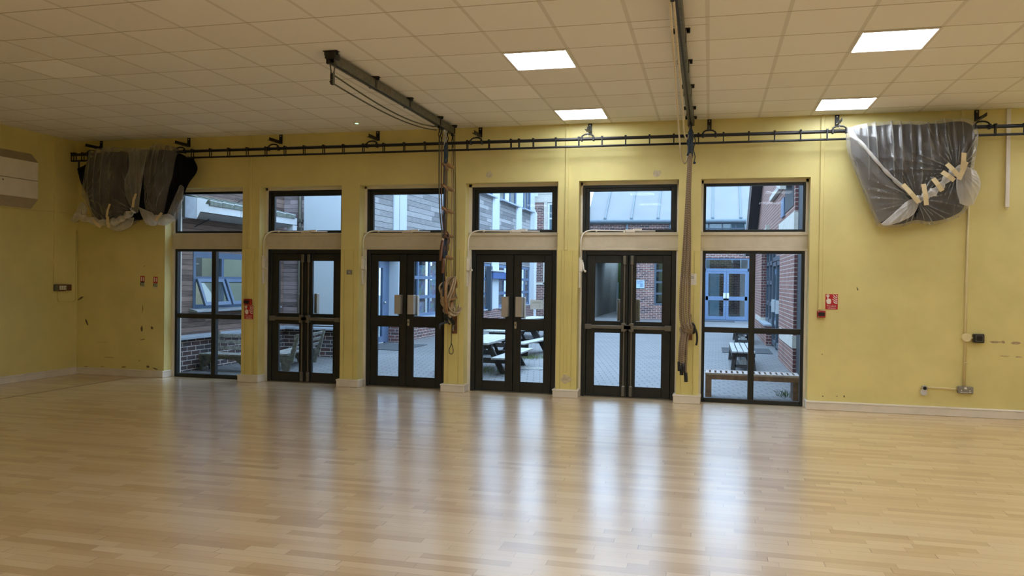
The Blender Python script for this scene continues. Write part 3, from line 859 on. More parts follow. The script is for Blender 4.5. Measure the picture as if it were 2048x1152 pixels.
B().cyl((cx - .085, -.018, .318), (cx - .41, -.018, .327), .011, 10).obj('side_pipe', 'creampl', t, smooth=True)
t = thing('isolator_box', (3.01, 0, .865), 'black box switch on the right wall beside the conduit junction', 'switch')
B().box(2.965, 3.075, -.07, 0, .868, .968).obj('case', 'blackpl', t, bevel=.006)
ring(B(), 2.985, 3.06, .885, .953, .004, -.073, -.069).obj('cover_plate', 'socket', t)
B().box(3.016, 3.028, -.08, -.069, .912, .93).obj('toggle', 'blackpl', t, bevel=.003)
t = thing('double_socket', (2.897, 0, .274), 'grey metal double socket low on the right wall', 'socket')
B().box(2.816, 2.976, -.05, 0, .274, .354).obj('back_box', 'socket', t, bevel=.004)
for x in (2.852, 2.94): B().box(x - .012, x + .012, -.0525, -.049, .286, .293).box(x - .004, x + .004, -.0525, -.049, .303, .318).obj('pin_holes', 'whitepl', t)
B().box(2.879, 2.907, -.055, -.049, .325, .346).obj('rocker_switch', 'whitepl', t, bevel=.002)
B().box(2.868, 2.92, -.0525, -.049, .282, .287).obj('label_strip', 'whitepl', t)
t = thing('lifted_cover_plate', (2.46, 0, .236), 'round steel outlet with its cover plate swung down', 'outlet')
B().cyl((2.468, -.028, .315), (2.468, 0, .315), .034, 20).obj('round_box', 'steel', t, bevel=.003)
B().cyl((2.468, -.030, .315), (2.468, -.027, .315), .02, 16).obj('opening', 'black', t)
B().cyl((2.455, -.038, .268), (2.455, -.032, .266), .038, 20).obj('cover_disc', 'plate', t)
B().cyl((2.452, -.041, .244), (2.452, -.037, .244), .004, 8).obj('cover_screw', 'black', t)
# ================================================================ ROPE TRACKS
def rope_track(X, y0, y1, label, lean):
    t = thing('rope_track', (X, (y0 + y1) / 2, 3.45), label, 'rope track')
    # C-section rail, open slot underneath
    b = B()
    b.box(X - .034, X + .034, y0, y1, 3.530, 3.536)
    b.box(X - .034, X - .029, y0, y1, 3.452, 3.532); b.box(X + .029, X + .034, y0, y1, 3.452, 3.532)
    b.box(X - .03, X - .009, y0, y1, 3.452, 3.457); b.box(X + .009, X + .03, y0, y1, 3.452, 3.457)
    b.obj('rail', 'track', t, bevel=.002)
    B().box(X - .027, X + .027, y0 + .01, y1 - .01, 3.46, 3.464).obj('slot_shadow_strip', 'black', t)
    ys = [-.20, -.76, -1.80, -2.74, -3.66]
    for i, y in enumerate(ys):
        bk = B()
        bk.box(X - .07, X + .07, y - .03, y + .03, H - .007, H + .001)
        bk.box(X - .04, X + .04, y - .022, y + .022, 3.535, H - .006)
        bk.box(X - .040, X - .034, y - .02, y + .02, 3.448, 3.536); bk.box(X + .034, X + .040, y - .02, y + .02, 3.448, 3.536)
        o = bk.obj('ceiling_bracket', 'trackdark', t, bevel=.002)
        for s_ in (-1, 1): B().cyl((X + s_ * .056, y, H - .034), (X + s_ * .056, y, H - .006), .013, 8).obj('bolt', 'black', o)
    # pulley at the far end from the wall
    yp = y0 + .03
    p_ = B()
    p_.box(X - .052, X + .052, yp - .06, yp + .04, 3.49, 3.55)
    p_.obj('end_stop', 'trackdark', t, bevel=.006)
    p_ = B()
    p_.bar((X - .03, yp, 3.5), (X - .012, yp, 3.36), .006, .022); p_.bar((X + .03, yp, 3.5), (X + .012, yp, 3.36), .006, .022)
    p_.box(X - .016, X - .010, yp - .018, yp + .018, 3.27, 3.38); p_.box(X + .010, X + .016, yp - .018, yp + .018, 3.27, 3.38)
    a = p_.obj('pulley_block', 'track', t, bevel=.002)
    w = B()
    w.cyl((X - .009, yp, 3.345), (X + .009, yp, 3.345), .026, 14); w.cyl((X - .009, yp, 3.29), (X + .009, yp, 3.29), .026, 14)
    w.obj('pulley_wheel', 'trackdark', a)
    return t
rope_track(-3.34, -3.66, -.16, 'olive steel ceiling rail carrying the rope ladders', 0)
rope_track(-.25, -5.2, -.16, 'olive steel ceiling rail carrying the thick climbing ropes', 0)

# draw cords sagging below the rails
def sag(X0, ya, za, yb, zb, low, n=24):
    o = []
    for i in range(n + 1):
        t = i / n
        o.append((X0[0] * (1 - t) + X0[1] * t, ya + (yb - ya) * t, za + (zb - za) * t - low * 4 * t * (1 - t) * (1 + .55 * (t - .5))))
    return o
for X0, za, low, zb, nm in (((-3.352, -3.35), 3.37, .085, 3.44, 'upper'), ((-3.37, -3.365), 3.30, .07, 3.40, 'lower')):
    o = B().tube(sag(X0, -3.62, za, -.74, zb, low), .0075, 6).obj('draw_cord', 'cordgreen', None, smooth=True)
    setp(o, '%s draw cord sagging below the rope ladder rail' % nm, 'cord')
o = B().tube([(-.285, -5.1, 3.33), (-.31, -3.6, 3.22), (-.335, -2.2, 3.12)] and spline([(-.275, -5.1, 3.35), (-.31, -3.4, 3.30), (-.345, -1.8, 3.23), (-.365, -.6, 3.16), (-.362, -.34, 3.10), (-.345, -.24, 3.02), (-.315, -.2, 2.99), (-.29, -.2, 3.05), (-.275, -.2, 3.22)], 6), .0095, 8).obj('draw_cord', 'cord', None, smooth=True)
setp(o, 'long cream draw cord hanging in a deep loop beside the thick ropes', 'cord')
o = B().tube(spline([(-.255, -5.1, 3.38), (-.275, -3.3, 3.33), (-.295, -1.7, 3.30), (-.315, -.75, 3.295), (-.31, -.5, 3.265), (-.285, -.38, 3.26), (-.262, -.32, 3.34), (-.255, -.3, 3.44)], 6), .0095, 8).obj('draw_cord', 'cord', None, smooth=True)
setp(o, 'cream draw cord curling up into the rail above the thick ropes', 'cord')

# ---------------------------------------------------------------- hanging gear below the first rail
XG = -3.34
def runner(b, y):
    """trolley, shackle and swivel under the rail"""
    b.box(XG - .014, XG + .014, y - .03, y + .03, 3.425, 3.455)
    b.tube([(XG, y + cos(a) * .014, 3.405 + sin(a) * .03) for a in [2 * pi * q / 10 for q in range(10)]], .0055, 6, True)
    b.tube([(XG + cos(a) * .013, y, 3.355 + sin(a) * .028) for a in [2 * pi * q / 10 for q in range(10)]], .0055, 6, True)
    b.tube([(XG, y, 3.335), (XG, y, 3.29)], [.012, .008], 8)
    b.tube([(XG, y + cos(a) * .014, 3.27 + sin(a) * .026) for a in [2 * pi * q / 10 for q in range(10)]], .005, 6, True)
def wob(x, y0, y1, z0, z1, amp=.006, n=14, ph=0):
    return [(x + amp * sin(i * 1.3 + ph), y0 + (y1 - y0) * i / n + amp * cos(i * 1.7 + ph), z0 + (z1 - z0) * i / n) for i in range(n + 1)]
# rope ladder with thick rungs
t = thing('rope_ladder', (XG, -.28, 1.5), 'rope ladder with varnished round rungs, right one of the hanging gear', 'rope ladder', 'climbing gear hanging at the ladder rail')
b = B(); runner(b, -.385); runner(b, -.175); b.obj('runner', 'trackdark', t, smooth=True)
B().tube(wob(XG, -.385, -.35, 3.27, 1.56), .0085, 7).obj('side_rope', 'cordgreen', t, smooth=True)
B().tube(wob(XG, -.175, -.15, 3.27, 1.56, ph=2), .0085, 7).obj('side_rope', 'ropecream', t, smooth=True)
for z in (3.015, 2.715, 2.42, 2.1, 1.81):
    B().tube([(XG, -.42, z + .008), (XG, -.39, z + .006), (XG, -.28, z), (XG, -.17, z - .004), (XG, -.13, z - .006)], [.022, .026, .028, .026, .022], 10).obj('rung', 'rungwood', t, smooth=True)
# second rope ladder, navy ropes and thin rungs
t = thing('rope_ladder', (XG - .02, -.48, 1.5), 'rope ladder with navy ropes and slimmer rungs, left of the other', 'rope ladder', 'climbing gear hanging at the ladder rail')
b = B(); runner(b, -.50); runner(b, -.44); b.obj('runner', 'steel', t, smooth=True)
B().tube(wob(XG, -.50, -.47, 3.27, 1.3, .004), .0095, 7).obj('side_rope', 'bluerope', t, smooth=True)
B().tube([(XG, -.44, 3.27)] + wob(XG, -.44, -.42, 3.2, 1.5, .004, ph=1), .007, 7).obj('side_rope', 'leather', t, smooth=True)
for z in (2.98, 2.705, 2.415):
    B().tube([(XG - .01, -.525, z + .03), (XG, -.47, z + .01), (XG + .012, -.40, z - .035)], [.018, .021, .019], 9).obj('rung', 'rungwood', t, smooth=True)
B().tube(wob(XG + .002, -.47, -.43, 3.28, 3.03, .012, 10), .02, 8).obj('rope_whipping', 'bluerope', t, smooth=True)
B().tube([(XG, -.505 + cos(a) * .02, 2.98 + sin(a) * .026) for a in [2 * pi * q / 10 for q in range(10)]], .006, 6, True).obj('eye_ring', 'leather', t, smooth=True)
# two trapeze bars on thin lines
for i, (y, ya, yb, za, zb, lab, mat) in enumerate(((-.70, -.53, -.61, 2.02, 1.76, 'upper dark wooden trapeze bar hanging left of the rope ladders', 'cordgreen'),
                                                    (-.61, -.48, -.51, 1.79, 1.60, 'lower dark wooden trapeze bar beside the door frame', 'leather'))):
    t = thing('trapeze_bar', (XG, y, zb), lab, 'trapeze', 'climbing gear hanging at the ladder rail')
    b = B(); runner(b, y); b.obj('runner', 'trackdark', t, smooth=True)
    for q in (0, 1):
        B().tube(spline([(XG + .008 * (q - .5), y + .016 * q, 3.27), (XG, y + .02 * q, 2.75), (XG, y + .05 + .02 * q, 2.35), (XG, ya + .04 * q, 2.05), (XG, ya, za)], 5), .0052, 6).obj('suspension_cord', mat, t, smooth=True)
    B().tube([(XG, ya, za), (XG, ya * .7 + yb * .3, za * .7 + zb * .3), (XG, ya * .3 + yb * .7, za * .3 + zb * .7), (XG, yb, zb)], [.018, .023, .023, .018], 9).obj('bar', 'varnish', t, smooth=True)
    if i == 0: B().ball((XG, ya, za + .01), .022, 8).obj('rope_grip', 'ropecream', t, smooth=True)
# knot where the gear is gathered
b = B()
for i in range(4):
    c0 = (XG - .02 + .012 * i, -.36 - .03 * i, 2.06 + .02 * (i % 2))
    b.tube([(c0[0] + .035 * cos(a), c0[1] + .055 * sin(a), c0[2] + .03 * cos(2 * a + i) + .03 * sin(a)) for a in [2 * pi * q / 14 for q in range(14)]], .0095, 6, True)
b.tube([(XG, -.28 + .035 * cos(a), 2.03 + .04 * sin(a)) for a in [2 * pi * q / 12 for q in range(12)]], .007, 6, True)
b.tube([(XG, -.32 + .035 * cos(a), 1.94 + .05 * sin(a)) for a in [2 * pi * q / 12 for q in range(12)]], .007, 6, True)
b.tube(wob(XG, -.36, -.42, 2.05, 1.86, .012, 8), .008, 6)
b.tube(wob(XG, -.33, -.36, 2.04, 1.84, .010, 8), .010, 6)
setp(b.obj('gathering_strap', 'leather', None, smooth=True), 'brown leather strap and rings knotting the rope ladders together', 'strap')
b = B()
for dx, y_ in ((0, -.46), (.01, -.43), (.0, -.40)): b.tube(wob(XG + dx, y_, y_ + .03, 2.06, 1.80, .006, 8), .011, 6)
setp(b.obj('rope_tail', 'bluerope', None, smooth=True), 'navy rope tails below the leather knot', 'rope')
# coil of pale rope above the cleat
b = B()
random.seed(4)
for i in range(7):
    cy, cz = -.20 + random.uniform(-.05, .05), 1.31 + random.uniform(-.03, .03)
    ry, rz = random.uniform(.11, .21), random.uniform(.19, .25)
    ph = random.uniform(0, 6)
    b.tube([(XG + .04 * sin(2 * a + ph) + .02 * (i - 3), cy + ry * cos(a) * (1 + .12 * sin(3 * a + ph)), cz + rz * sin(a) * (1 + .08 * sin(2 * a + ph))) for a in [2 * pi * q / 26 for q in range(26)]], random.uniform(.011, .016), 7, True)
t = setp(b.obj('rope_coil', 'ropecream', None, smooth=True), 'tangled coil of pale rope hung above the wooden cleat', 'rope coil')
b = B()
b.tube(spline([(XG - .01, -.34, 1.50), (XG, -.40, 1.4), (XG + .02, -.42, 1.2), (XG, -.30, 1.08), (XG, -.12, 1.2), (XG, -.05, 1.40), (XG, -.16, 1.52)], 6), .022, 8)
b.tube(spline([(XG + .02, .0, 1.42), (XG + .04, -.10, 1.52), (XG + .02, -.24, 1.54), (XG - .02, -.36, 1.46)], 6), .019, 8)
b.tube([(XG, -.26, 1.25), (XG + .03, -.06, 1.27)], .02, 8)
o = b.obj('leather_wrap', 'rungwood', None, smooth=True)
setp(o, 'tan leather covered loop around the pale rope coil', 'strap')
b = B()
b.tube(spline([(XG - .01, -.36, 1.45), (XG, -.33, 1.25), (XG - .01, -.30, 1.02)], 6), .017, 7)
b.tube(spline([(XG + .02, -.30, 1.45), (XG, -.25, 1.2), (XG + .01, -.12, 1.02)], 6), .010, 7)
b.tube(spline([(XG + .02, -.12, 1.42), (XG, -.22, 1.25), (XG + .01, -.32, 1.05)], 6), .010, 7)
b.bar((XG - .03, -.24, 1.08), (XG + .03, -.12, .93), .05, .03); b.bar((XG - .04, -.27, 1.06), (XG - .02, -.24, .94), .045, .03)
b.tube(spline([(XG, -.20, .93), (XG, -.30, .955), (XG - .01, -.45, .95), (XG - .02, -.54, .925), (XG - .02, -.555, .88)], 6), .014, 7)
setp(b.obj('webbing_strap', 'blackpl', None, smooth=True), 'black webbing strap with a curled end at the cleat', 'strap')
t = thing('rope_cleat', (-3.33, 0, .792), 'varnished wooden cleat board with hooks on the pier below the rope coil', 'cleat')
B().box(-3.368, -3.293, -.035, -.009, .792, 1.087).obj('board', 'varnish', t, bevel=.004)
B().tube([(-3.335, -.03, .90), (-3.335, -.065, .90), (-3.335, -.07, .86), (-3.335, -.06, .83)], .009, 8).obj('hook', 'steel', t, smooth=True)
B().tube([(-3.335, -.03, 1.03), (-3.335, -.07, 1.03), (-3.335, -.075, 1.07)], .009, 8).obj('hook', 'steel', t, smooth=True)
b = B()
for i in range(5):
    b.tube([(-3.335 + .018 * cos(a), -.055 + .018 * sin(a), .86 + .018 * i + .006 * sin(a)) for a in [2 * pi * q / 10 for q in range(10)]], .005, 6, True)
b.tube(spline([(-3.352, -.06, .93), (-3.362, -.05, .80), (-3.365, -.045, .66), (-3.392, -.045, .58), (-3.388, -.045, .53), (-3.365, -.045, .515), (-3.342, -.045, .53), (-3.338, -.045, .58), (-3.362, -.045, .66)], 5), .0055, 6)
setp(b.obj('tied_cord', 'cordgreen', None, smooth=True), 'dull green cord tied on the cleat with its loop hanging down', 'cord')
for dx, lab in ((0, 'left'), (.022, 'right')):
    o = B().tube(spline([(XG + dx - .01, -.12, 3.45), (XG + dx - .005, -.06, 2.6), (XG + dx, -.04, 1.7), (XG + dx, -.05, 1.08)], 6), .006, 6).obj('hoist_cord', 'cordgreen', None, smooth=True)
    setp(o, '%s of the two straight green hoist cords running down the pier to the cleat' % lab, 'cord')

# ---------------------------------------------------------------- thick climbing ropes
XR_ = -.245
hook = (-.175, -.10, .93)
tops = [(-.266, -.22), (-.256, -.28), (-.240, -.34), (-.250, -.40)]
mids = [(-.345, -.16), (-.309, -.22), (-.271, -.25), (-.236, -.20)]
tails = [((-.352, -.16), .42), ((-.325, -.20), .375), ((-.30, -.22), .41), ((-.270, -.18), .29)]
labs = ['leftmost thick hemp rope of the four, ending in a black cuff', 'second thick hemp rope from the left, black cuff at its end', 'third thick hemp rope from the left, lying in front', 'rightmost thick hemp rope of the four, with the lowest black cuff']
for i in range(4):
    (tx, ty), (mx, my), ((ex, ey), ez) = tops[i], mids[i], tails[i]
    t = thing('climbing_rope', (mx, my, ez), labs[i], 'climbing rope', 'thick climbing ropes by the second rail')
    b = B()
    b.box(tx - .012, tx + .012, ty - .02, ty + .02, 3.42, 3.456)
    b.tube([(tx, ty + cos(a) * .014, 3.40 + sin(a) * .03) for a in [2 * pi * q / 10 for q in range(10)]], .006, 6, True)
    b.obj('runner', 'trackdark', t, smooth=True)
    B().tube([(tx, ty, 3.38), (tx, ty, 3.33), (tx, ty, 3.12), (tx, ty, 3.07)], [.012, .022, .022, .018], 9).obj('top_whipping', 'bluerope', t, smooth=True)
    loz = .885 + .02 * i
    pts = spline([(tx, ty, 3.14), (tx * .75 + mx * .25, ty, 2.6), (tx * .4 + mx * .6, my, 2.0), (mx, my, 1.4), (mx, my, 1.15), (mx + .012, my, 1.02 + .01 * i),
                  (mx + .05 - .008 * i, my - .01 * i, loz + .035), (-.205, -.12 - .02 * i, loz + .01), (hook[0], -.09, .965)], 8)
    B().tube(pts, .0155, 10).obj('rope', 'rope', t, smooth=True)
    pt = spline([(hook[0] - .02, -.08, .99), (-.22, -.06, .98), (mx + .01, -.07, .96), (ex + .02, ey + .04, .86), (ex + .005, ey, .7), (ex, ey, ez + .09)], 7)
    B().tube(pt, .0155, 10).obj('rope_tail', 'rope', t, smooth=True)
    B().tube([(ex, ey, ez + .115), (ex + .003, ey, ez + .06), (ex + .006, ey, ez)], [.022, .0225, .0215], 10).obj('end_cuff', 'blackpl', t, smooth=True)
b = B()
for i in range(9):
    a0 = random.uniform(0, 6)
    x, y = -.25 + random.uniform(-.03, .03), -.30 + random.uniform(-.1, .1)
    b.tube(wob(x, y, y + .02, 3.36, 3.10 + random.uniform(-.06, .06), .010, 8, a0), random.uniform(.008, .014), 6)
b.tube(wob(-.205, -.25, -.22, 3.3, 2.98, .012, 8), .006, 6); b.ball((-.20, -.22, 2.99), .016, 8)
setp(b.obj('lashing', 'bluerope', None, smooth=True), 'navy lashing bundled around the tops of the thick ropes', 'lashing')
t = thing('rope_cleat', (-.226, 0, .785), 'dark wooden cleat behind the thick ropes', 'cleat')
B().box(-.255, -.2, -.05, -.009, .80, .90).obj('lower_block', 'varnish', t, bevel=.004)
B().box(-.235, -.215, -.03, -.009, .90, 1.12).obj('upright', 'varnish', t, bevel=.003)
b = B()
b.tube(spline([(-.215, -.07, 1.0), (-.19, -.14, 1.01), (-.165, -.16, .96), (-.175, -.15, .90), (-.2, -.08, .89), (-.225, -.06, .92)], 6, True), .011, 7, True)
b.tube(spline([(-.19, -.13, .955), (-.16, -.15, .94), (-.142, -.15, .88), (-.14, -.15, .80), (-.15, -.15, .745)], 6), [.013] * 24 + [.011], 8)
setp(b.obj('rope_tie', 'blackpl', None, smooth=True), 'black hook-and-strap tie holding the thick ropes to the pier', 'strap')

# ================================================================ WRAPPED CURTAINS
def interp(poly, t):
    L = [0]
    for i in range(1, len(poly)): L.append(L[-1] + sqrt((poly[i][0] - poly[i - 1][0]) ** 2 + (poly[i][1] - poly[i - 1][1]) ** 2))
    d = t * L[-1]
    for i in range(1, len(poly)):
        if d <= L[i] + 1e-9:
            k = (d - L[i - 1]) / max(1e-9, L[i] - L[i - 1])
            return (poly[i - 1][0] + (poly[i][0] - poly[i - 1][0]) * k, poly[i - 1][1] + (poly[i][1] - poly[i - 1][1]) * k)
    return poly[-1]
def smoothpoly(p, n=6):
    return [(v.x, v.y) for v in spline([(a, c, 0) for a, c in p], n)]
def ridge(x): 
    x = x % 1
    return (1 - abs(2 * x - 1)) ** 2.2
def cushion(top, bottom, left, right, yc, depth, ties, amp, freq, seed, nu=150, nv=110, inset=0.0, lift=.02, vfold=.6, sharp=1.0):
    """closed puffed cloth body inside four boundary curves; folds run vertically from the top and converge on the ties"""
    top, bottom, left, right = [smoothpoly(p) for p in (top, bottom, left, right)]
    bm = bmesh.new()
    def P(u, v):
        Tp, Bp, Lp, Rp = interp(top, u), interp(bottom, u), interp(left, v), interp(right, v)
        c00, c10, c01, c11 = interp(top, 0), interp(top, 1), interp(bottom, 0), interp(bottom, 1)
        o = []
        for k in (0, 1):
            o.append((1 - v) * Tp[k] + v * Bp[k] + (1 - u) * Lp[k] + u * Rp[k] - ((1 - u) * (1 - v) * c00[k] + u * (1 - v) * c10[k] + (1 - u) * v * c01[k] + u * v * c11[k]))
        return o
    cx, cz = P(.5, .5)
    grids = []
    for side in (-1, 1):
        g = []
        for j in range(nv + 1):
            row = []
            for i in range(nu + 1):
                u, v = i / nu, j / nv
                x, z = P(u, v)
                x = cx + (x - cx) * (1 - inset); z = cz + (z - cz) * (1 - inset)
                edge = min(1, max(0, (sin(pi * u) ** .55) * (sin(pi * min(1, v * .97 + .015)) ** .45)))
                n1 = noise.noise(Vector((x * 1.5 + seed, z * .8, seed)))
                fold = 0; ws = 0
                for (ax, az, rad) in ties:
                    d = sqrt((x - ax) ** 2 + (z - az) ** 2)
                    th = math.atan2(x - ax, z - az)
                    w = 1 / (d * d + .03)
                    ph = 1.1 * noise.noise(Vector((th * 1.7, seed, d * 1.2)))
                    am = .25 + .75 * abs(noise.noise(Vector((th * 2.3 + seed, 4.2, d * .6)))) * 1.8
                    fold += w * ridge(th * freq * .33 + ph + seed) * am * min(1, d / .2)
                    fold -= w * rad * exp(-(d / .12) ** 2) / max(amp, 1e-3) * .5
                    ws += w
                fold = fold / ws if ws else 0
                vf = ridge(x * freq * .8 + 1.3 * noise.noise(Vector((x * 1.9, seed + 5, z * .45))) + .25 * z) * (.35 + 1.1 * abs(noise.noise(Vector((x * 3.1, seed, z * .35)))))
                wv = vfold * (1 - v) ** .7 if ties else 1
                ff = fold * (1 - wv) + vf * wv
                fine = noise.noise(Vector((x * 9 + seed, z * 1.6, 3))) * .22 + noise.noise(Vector((x * 23, z * 2.5, seed))) * .10
                dd = depth * edge * (1 + .25 * n1) + amp * (ff - .4 + fine) * min(1, edge * 1.6)
                y = yc + side * dd
                zz = z + lift * noise.noise(Vector((x * 6, seed, 1))) * (1 - v) ** 4
                row.append(bm.verts.new((x, y, zz)))
            g.append(row)
        for j in range(nv):
            for i in range(nu):
                bm.faces.new((g[j][i], g[j][i + 1], g[j + 1][i + 1], g[j + 1][i]))
        grids.append(g)
    bmesh.ops.remove_doubles(bm, verts=list({v for g in grids for r_ in (g[0], g[-1]) for v in r_} | {g[j][i] for g in grids for j in range(nv + 1) for i in (0, nu)}), dist=.004)
    q = B(); q.b.free(); q.b = bm
    return q
def rolled(pts, r, seed, mat, name, par):
    sp = spline(pts, 10)
    nn = len(sp)
    b = B()
    rr = [r * (.75 + .5 * abs(noise.noise(Vector((i * .35, seed, 0)))) + .2 * sin(i * .9)) for i in range(nn)]
    b.tube(sp, rr, 14)
    for v in b.b.verts:
        k = noise.noise(v.co * 17 + Vector((seed, 0, 0))) * r * .5
        v.co += Vector((0, -1, .4)) * k
    return b.obj(name, mat, par, smooth=True)
def tape(par, p, q, w=.055):
    p, q = Vector(p), Vector(q)
    b = B()
    a = (q - p).normalized(); s_ = a.cross(Vector((0, 1, 0))).normalized() * w / 2
    c = (p + q) / 2 + Vector((0, -.014, 0))
    rows = [(p - s_, p + s_), (c - s_, c + s_), (q - s_, q + s_)]
    vs = [[b.b.verts.new(v) for v in r_] for r_ in rows]
    vt = [[b.b.verts.new(v + Vector((0, -.002, 0))) for v in r_] for r_ in rows]
    for i in range(2):
        b.b.faces.new((vs[i][0], vs[i][1], vs[i + 1][1], vs[i + 1][0])); b.b.faces.new((vt[i][0], vt[i + 1][0], vt[i + 1][1], vt[i][1]))
        for k in (0, 1): b.b.faces.new((vs[i][k], vt[i][k], vt[i + 1][k], vs[i + 1][k]))
    b.b.faces.new((vs[0][0], vt[0][0], vt[0][1], vs[0][1])); b.b.faces.new((vs[2][0], vt[2][0], vt[2][1], vs[2][1]))
    return b.obj('tape_strip', 'tape', par)

# right bundle ------------------------------------------------
rT = [(1.53, 3.35), (1.75, 3.405), (2.0, 3.42), (2.3, 3.40), (2.6, 3.415), (2.78, 3.425), (2.89, 3.385)]
rB = [(1.88, 2.215), (1.95, 2.19), (2.12, 2.19), (2.3, 2.24), (2.45, 2.22), (2.62, 2.25), (2.78, 2.33), (2.84, 2.43)]
rL = [(1.53, 3.35), (1.545, 3.1), (1.63, 2.85), (1.72, 2.62), (1.80, 2.42), (1.88, 2.215)]
rR = [(2.89, 3.385), (2.93, 3.25), (2.915, 3.05), (2.89, 2.85), (2.905, 2.72), (2.87, 2.58), (2.84, 2.43)]
ties = [(2.29, 2.50, .05), (2.68, 2.82, .03)]
ct = thing('bundled_curtain', (2.25, -.22, 2.3), 'dark curtain bundled inside the right polythene wrap', 'curtain')
cushion(rT, rB, rL, rR, -.215, .10, ties, .04, 9, 3.3, 90, 70, .06).obj('cloth', 'curtain', ct, smooth=True)
sh = thing('polythene_wrap', (2.25, -.22, 2.2), 'clear polythene sheet wrapped around the right curtain bundle with many tape strips', 'plastic sheet')
cushion(rT, rB, rL, rR, -.215, .15, ties, .06, 13, 8.1, 260, 150).obj('sheet', 'sheet', sh, smooth=True)
cushion([(1.53, 3.36), (1.62, 3.27), (1.72, 3.12)], [(1.88, 2.23), (2.06, 2.33), (2.24, 2.47)], [(1.53, 3.36), (1.545, 3.1), (1.63, 2.85), (1.72, 2.62), (1.80, 2.42), (1.88, 2.23)], [(1.72, 3.12), (1.9, 2.84), (2.08, 2.64), (2.24, 2.47)], -.30, .09, [(2.26, 2.48, .02)], .035, 12, 6.6, 120, 120).obj('overlap_layer', 'sheet', sh, smooth=True)
rolled([(2.27, -.40, 2.49), (2.36, -.415, 2.53), (2.47, -.42, 2.61), (2.56, -.42, 2.72), (2.66, -.41, 2.81), (2.74, -.40, 2.83)], .048, 2, 'sheetdense', 'gathered_hem', sh)
rolled([(1.56, -.30, 3.30), (1.72, -.35, 3.10), (1.90, -.385, 2.86), (2.08, -.40, 2.66), (2.24, -.40, 2.52)], .022, 5, 'sheetdense', 'gathered_hem', sh)
cushion([(2.7, 2.85), (2.78, 2.86), (2.88, 2.80)], [(2.72, 2.45), (2.80, 2.42), (2.86, 2.44)], [(2.7, 2.85), (2.68, 2.65), (2.72, 2.45)], [(2.88, 2.80), (2.93, 2.65), (2.86, 2.44)], -.33, .07, [(2.7, 2.83, .02)], .03, 16, 1.7, 50, 40).obj('loose_flap', 'sheetdense', sh, smooth=True)
cushion([(2.15, 2.47), (2.22, 2.5), (2.30, 2.47)], [(1.90, 2.22), (1.96, 2.2), (2.1, 2.24)], [(2.15, 2.47), (2.02, 2.33), (1.90, 2.22)], [(2.30, 2.47), (2.24, 2.33), (2.1, 2.24)], -.36, .04, [(2.27, 2.49, .02)], .03, 18, 4.7, 50, 40).obj('loose_flap', 'sheetdense', sh, smooth=True)
for p, q in (((2.105, -.44, 2.66), (2.27, -.46, 2.45)), ((2.315, -.45, 2.66), (2.345, -.47, 2.42)), ((2.41, -.46, 2.72), (2.50, -.48, 2.575)), ((2.50, -.46, 2.79), (2.62, -.48, 2.69)), ((2.55, -.45, 2.88), (2.66, -.48, 2.74)), ((2.72, -.45, 3.0), (2.70, -.48, 2.82)), ((2.745, -.45, 2.90), (2.665, -.48, 2.70))):
    tape(sh, p, q, .05)

# left bundle -------------------------------------------------
ct = thing('bundled_curtain', (-8.2, -.2, 2.3), 'black curtain bundled on the truss at the left, bare at its right end', 'curtain')
cushion([(-9.26, 3.13), (-9.1, 3.16), (-8.9, 3.33), (-8.3, 3.34), (-8.05, 3.36), (-7.7, 3.345), (-7.45, 3.28), (-7.25, 3.20)],
        [(-8.95, 2.36), (-8.6, 2.30), (-8.2, 2.33), (-7.95, 2.38), (-7.72, 2.36), (-7.60, 2.36)],
        [(-9.26, 3.13), (-9.2, 2.92), (-9.08, 2.7), (-8.95, 2.36)],
        [(-7.25, 3.20), (-7.19, 3.09), (-7.22, 2.99), (-7.33, 2.86), (-7.42, 2.68), (-7.60, 2.36)], -.20, .115, [], .035, 7, 2.2, 140, 70, 0, .03).obj('cloth', 'curtain', ct, smooth=True)
b = B()
for i in range(7):
    x = -7.52 + i * .045
    b.box(x - .004, x + .004, -.206, -.194, 3.17 + .012 * (i % 2), 3.235)
    b.tube([(x, -.2 + .02 * cos(a), 3.232 + .02 * sin(a)) for a in [2 * pi * q / 10 for q in range(10)]], .004, 5, True)
b.box(-9.235, -9.222, -.21, -.19, 3.12, 3.235)
b.obj('curtain_hook', 'black', ct)
A = dict(top=[(-9.04, 3.36), (-8.9, 3.40), (-8.6, 3.41), (-8.25, 3.39), (-8.03, 3.34)], bottom=[(-8.98, 2.37), (-8.8, 2.30), (-8.55, 2.25), (-8.3, 2.26), (-8.10, 2.36)],
         left=[(-9.04, 3.36), (-9.11, 3.05), (-9.16, 2.74), (-9.10, 2.62), (-9.0, 2.45), (-8.98, 2.37)], right=[(-8.03, 3.34), (-8.06, 3.1), (-8.14, 2.8), (-8.16, 2.6), (-8.10, 2.36)])
sh = thing('polythene_wrap', (-8.6, -.2, 2.25), 'clear polythene sheet around the far left half of the left curtain bundle', 'plastic sheet')
cushion(A['top'], A['bottom'], A['left'], A['right'], -.21, .155, [(-9.09, 2.64, .04), (-8.12, 2.42, .05)], .05, 9, 5.4, 220, 140).obj('sheet', 'sheet', sh, smooth=True)
rolled([(-9.14, -.34, 2.40), (-8.95, -.36, 2.345), (-8.7, -.37, 2.295), (-8.45, -.37, 2.30), (-8.25, -.38, 2.37), (-8.12, -.38, 2.46)], .05, 9, 'sheetdense', 'gathered_hem', sh)
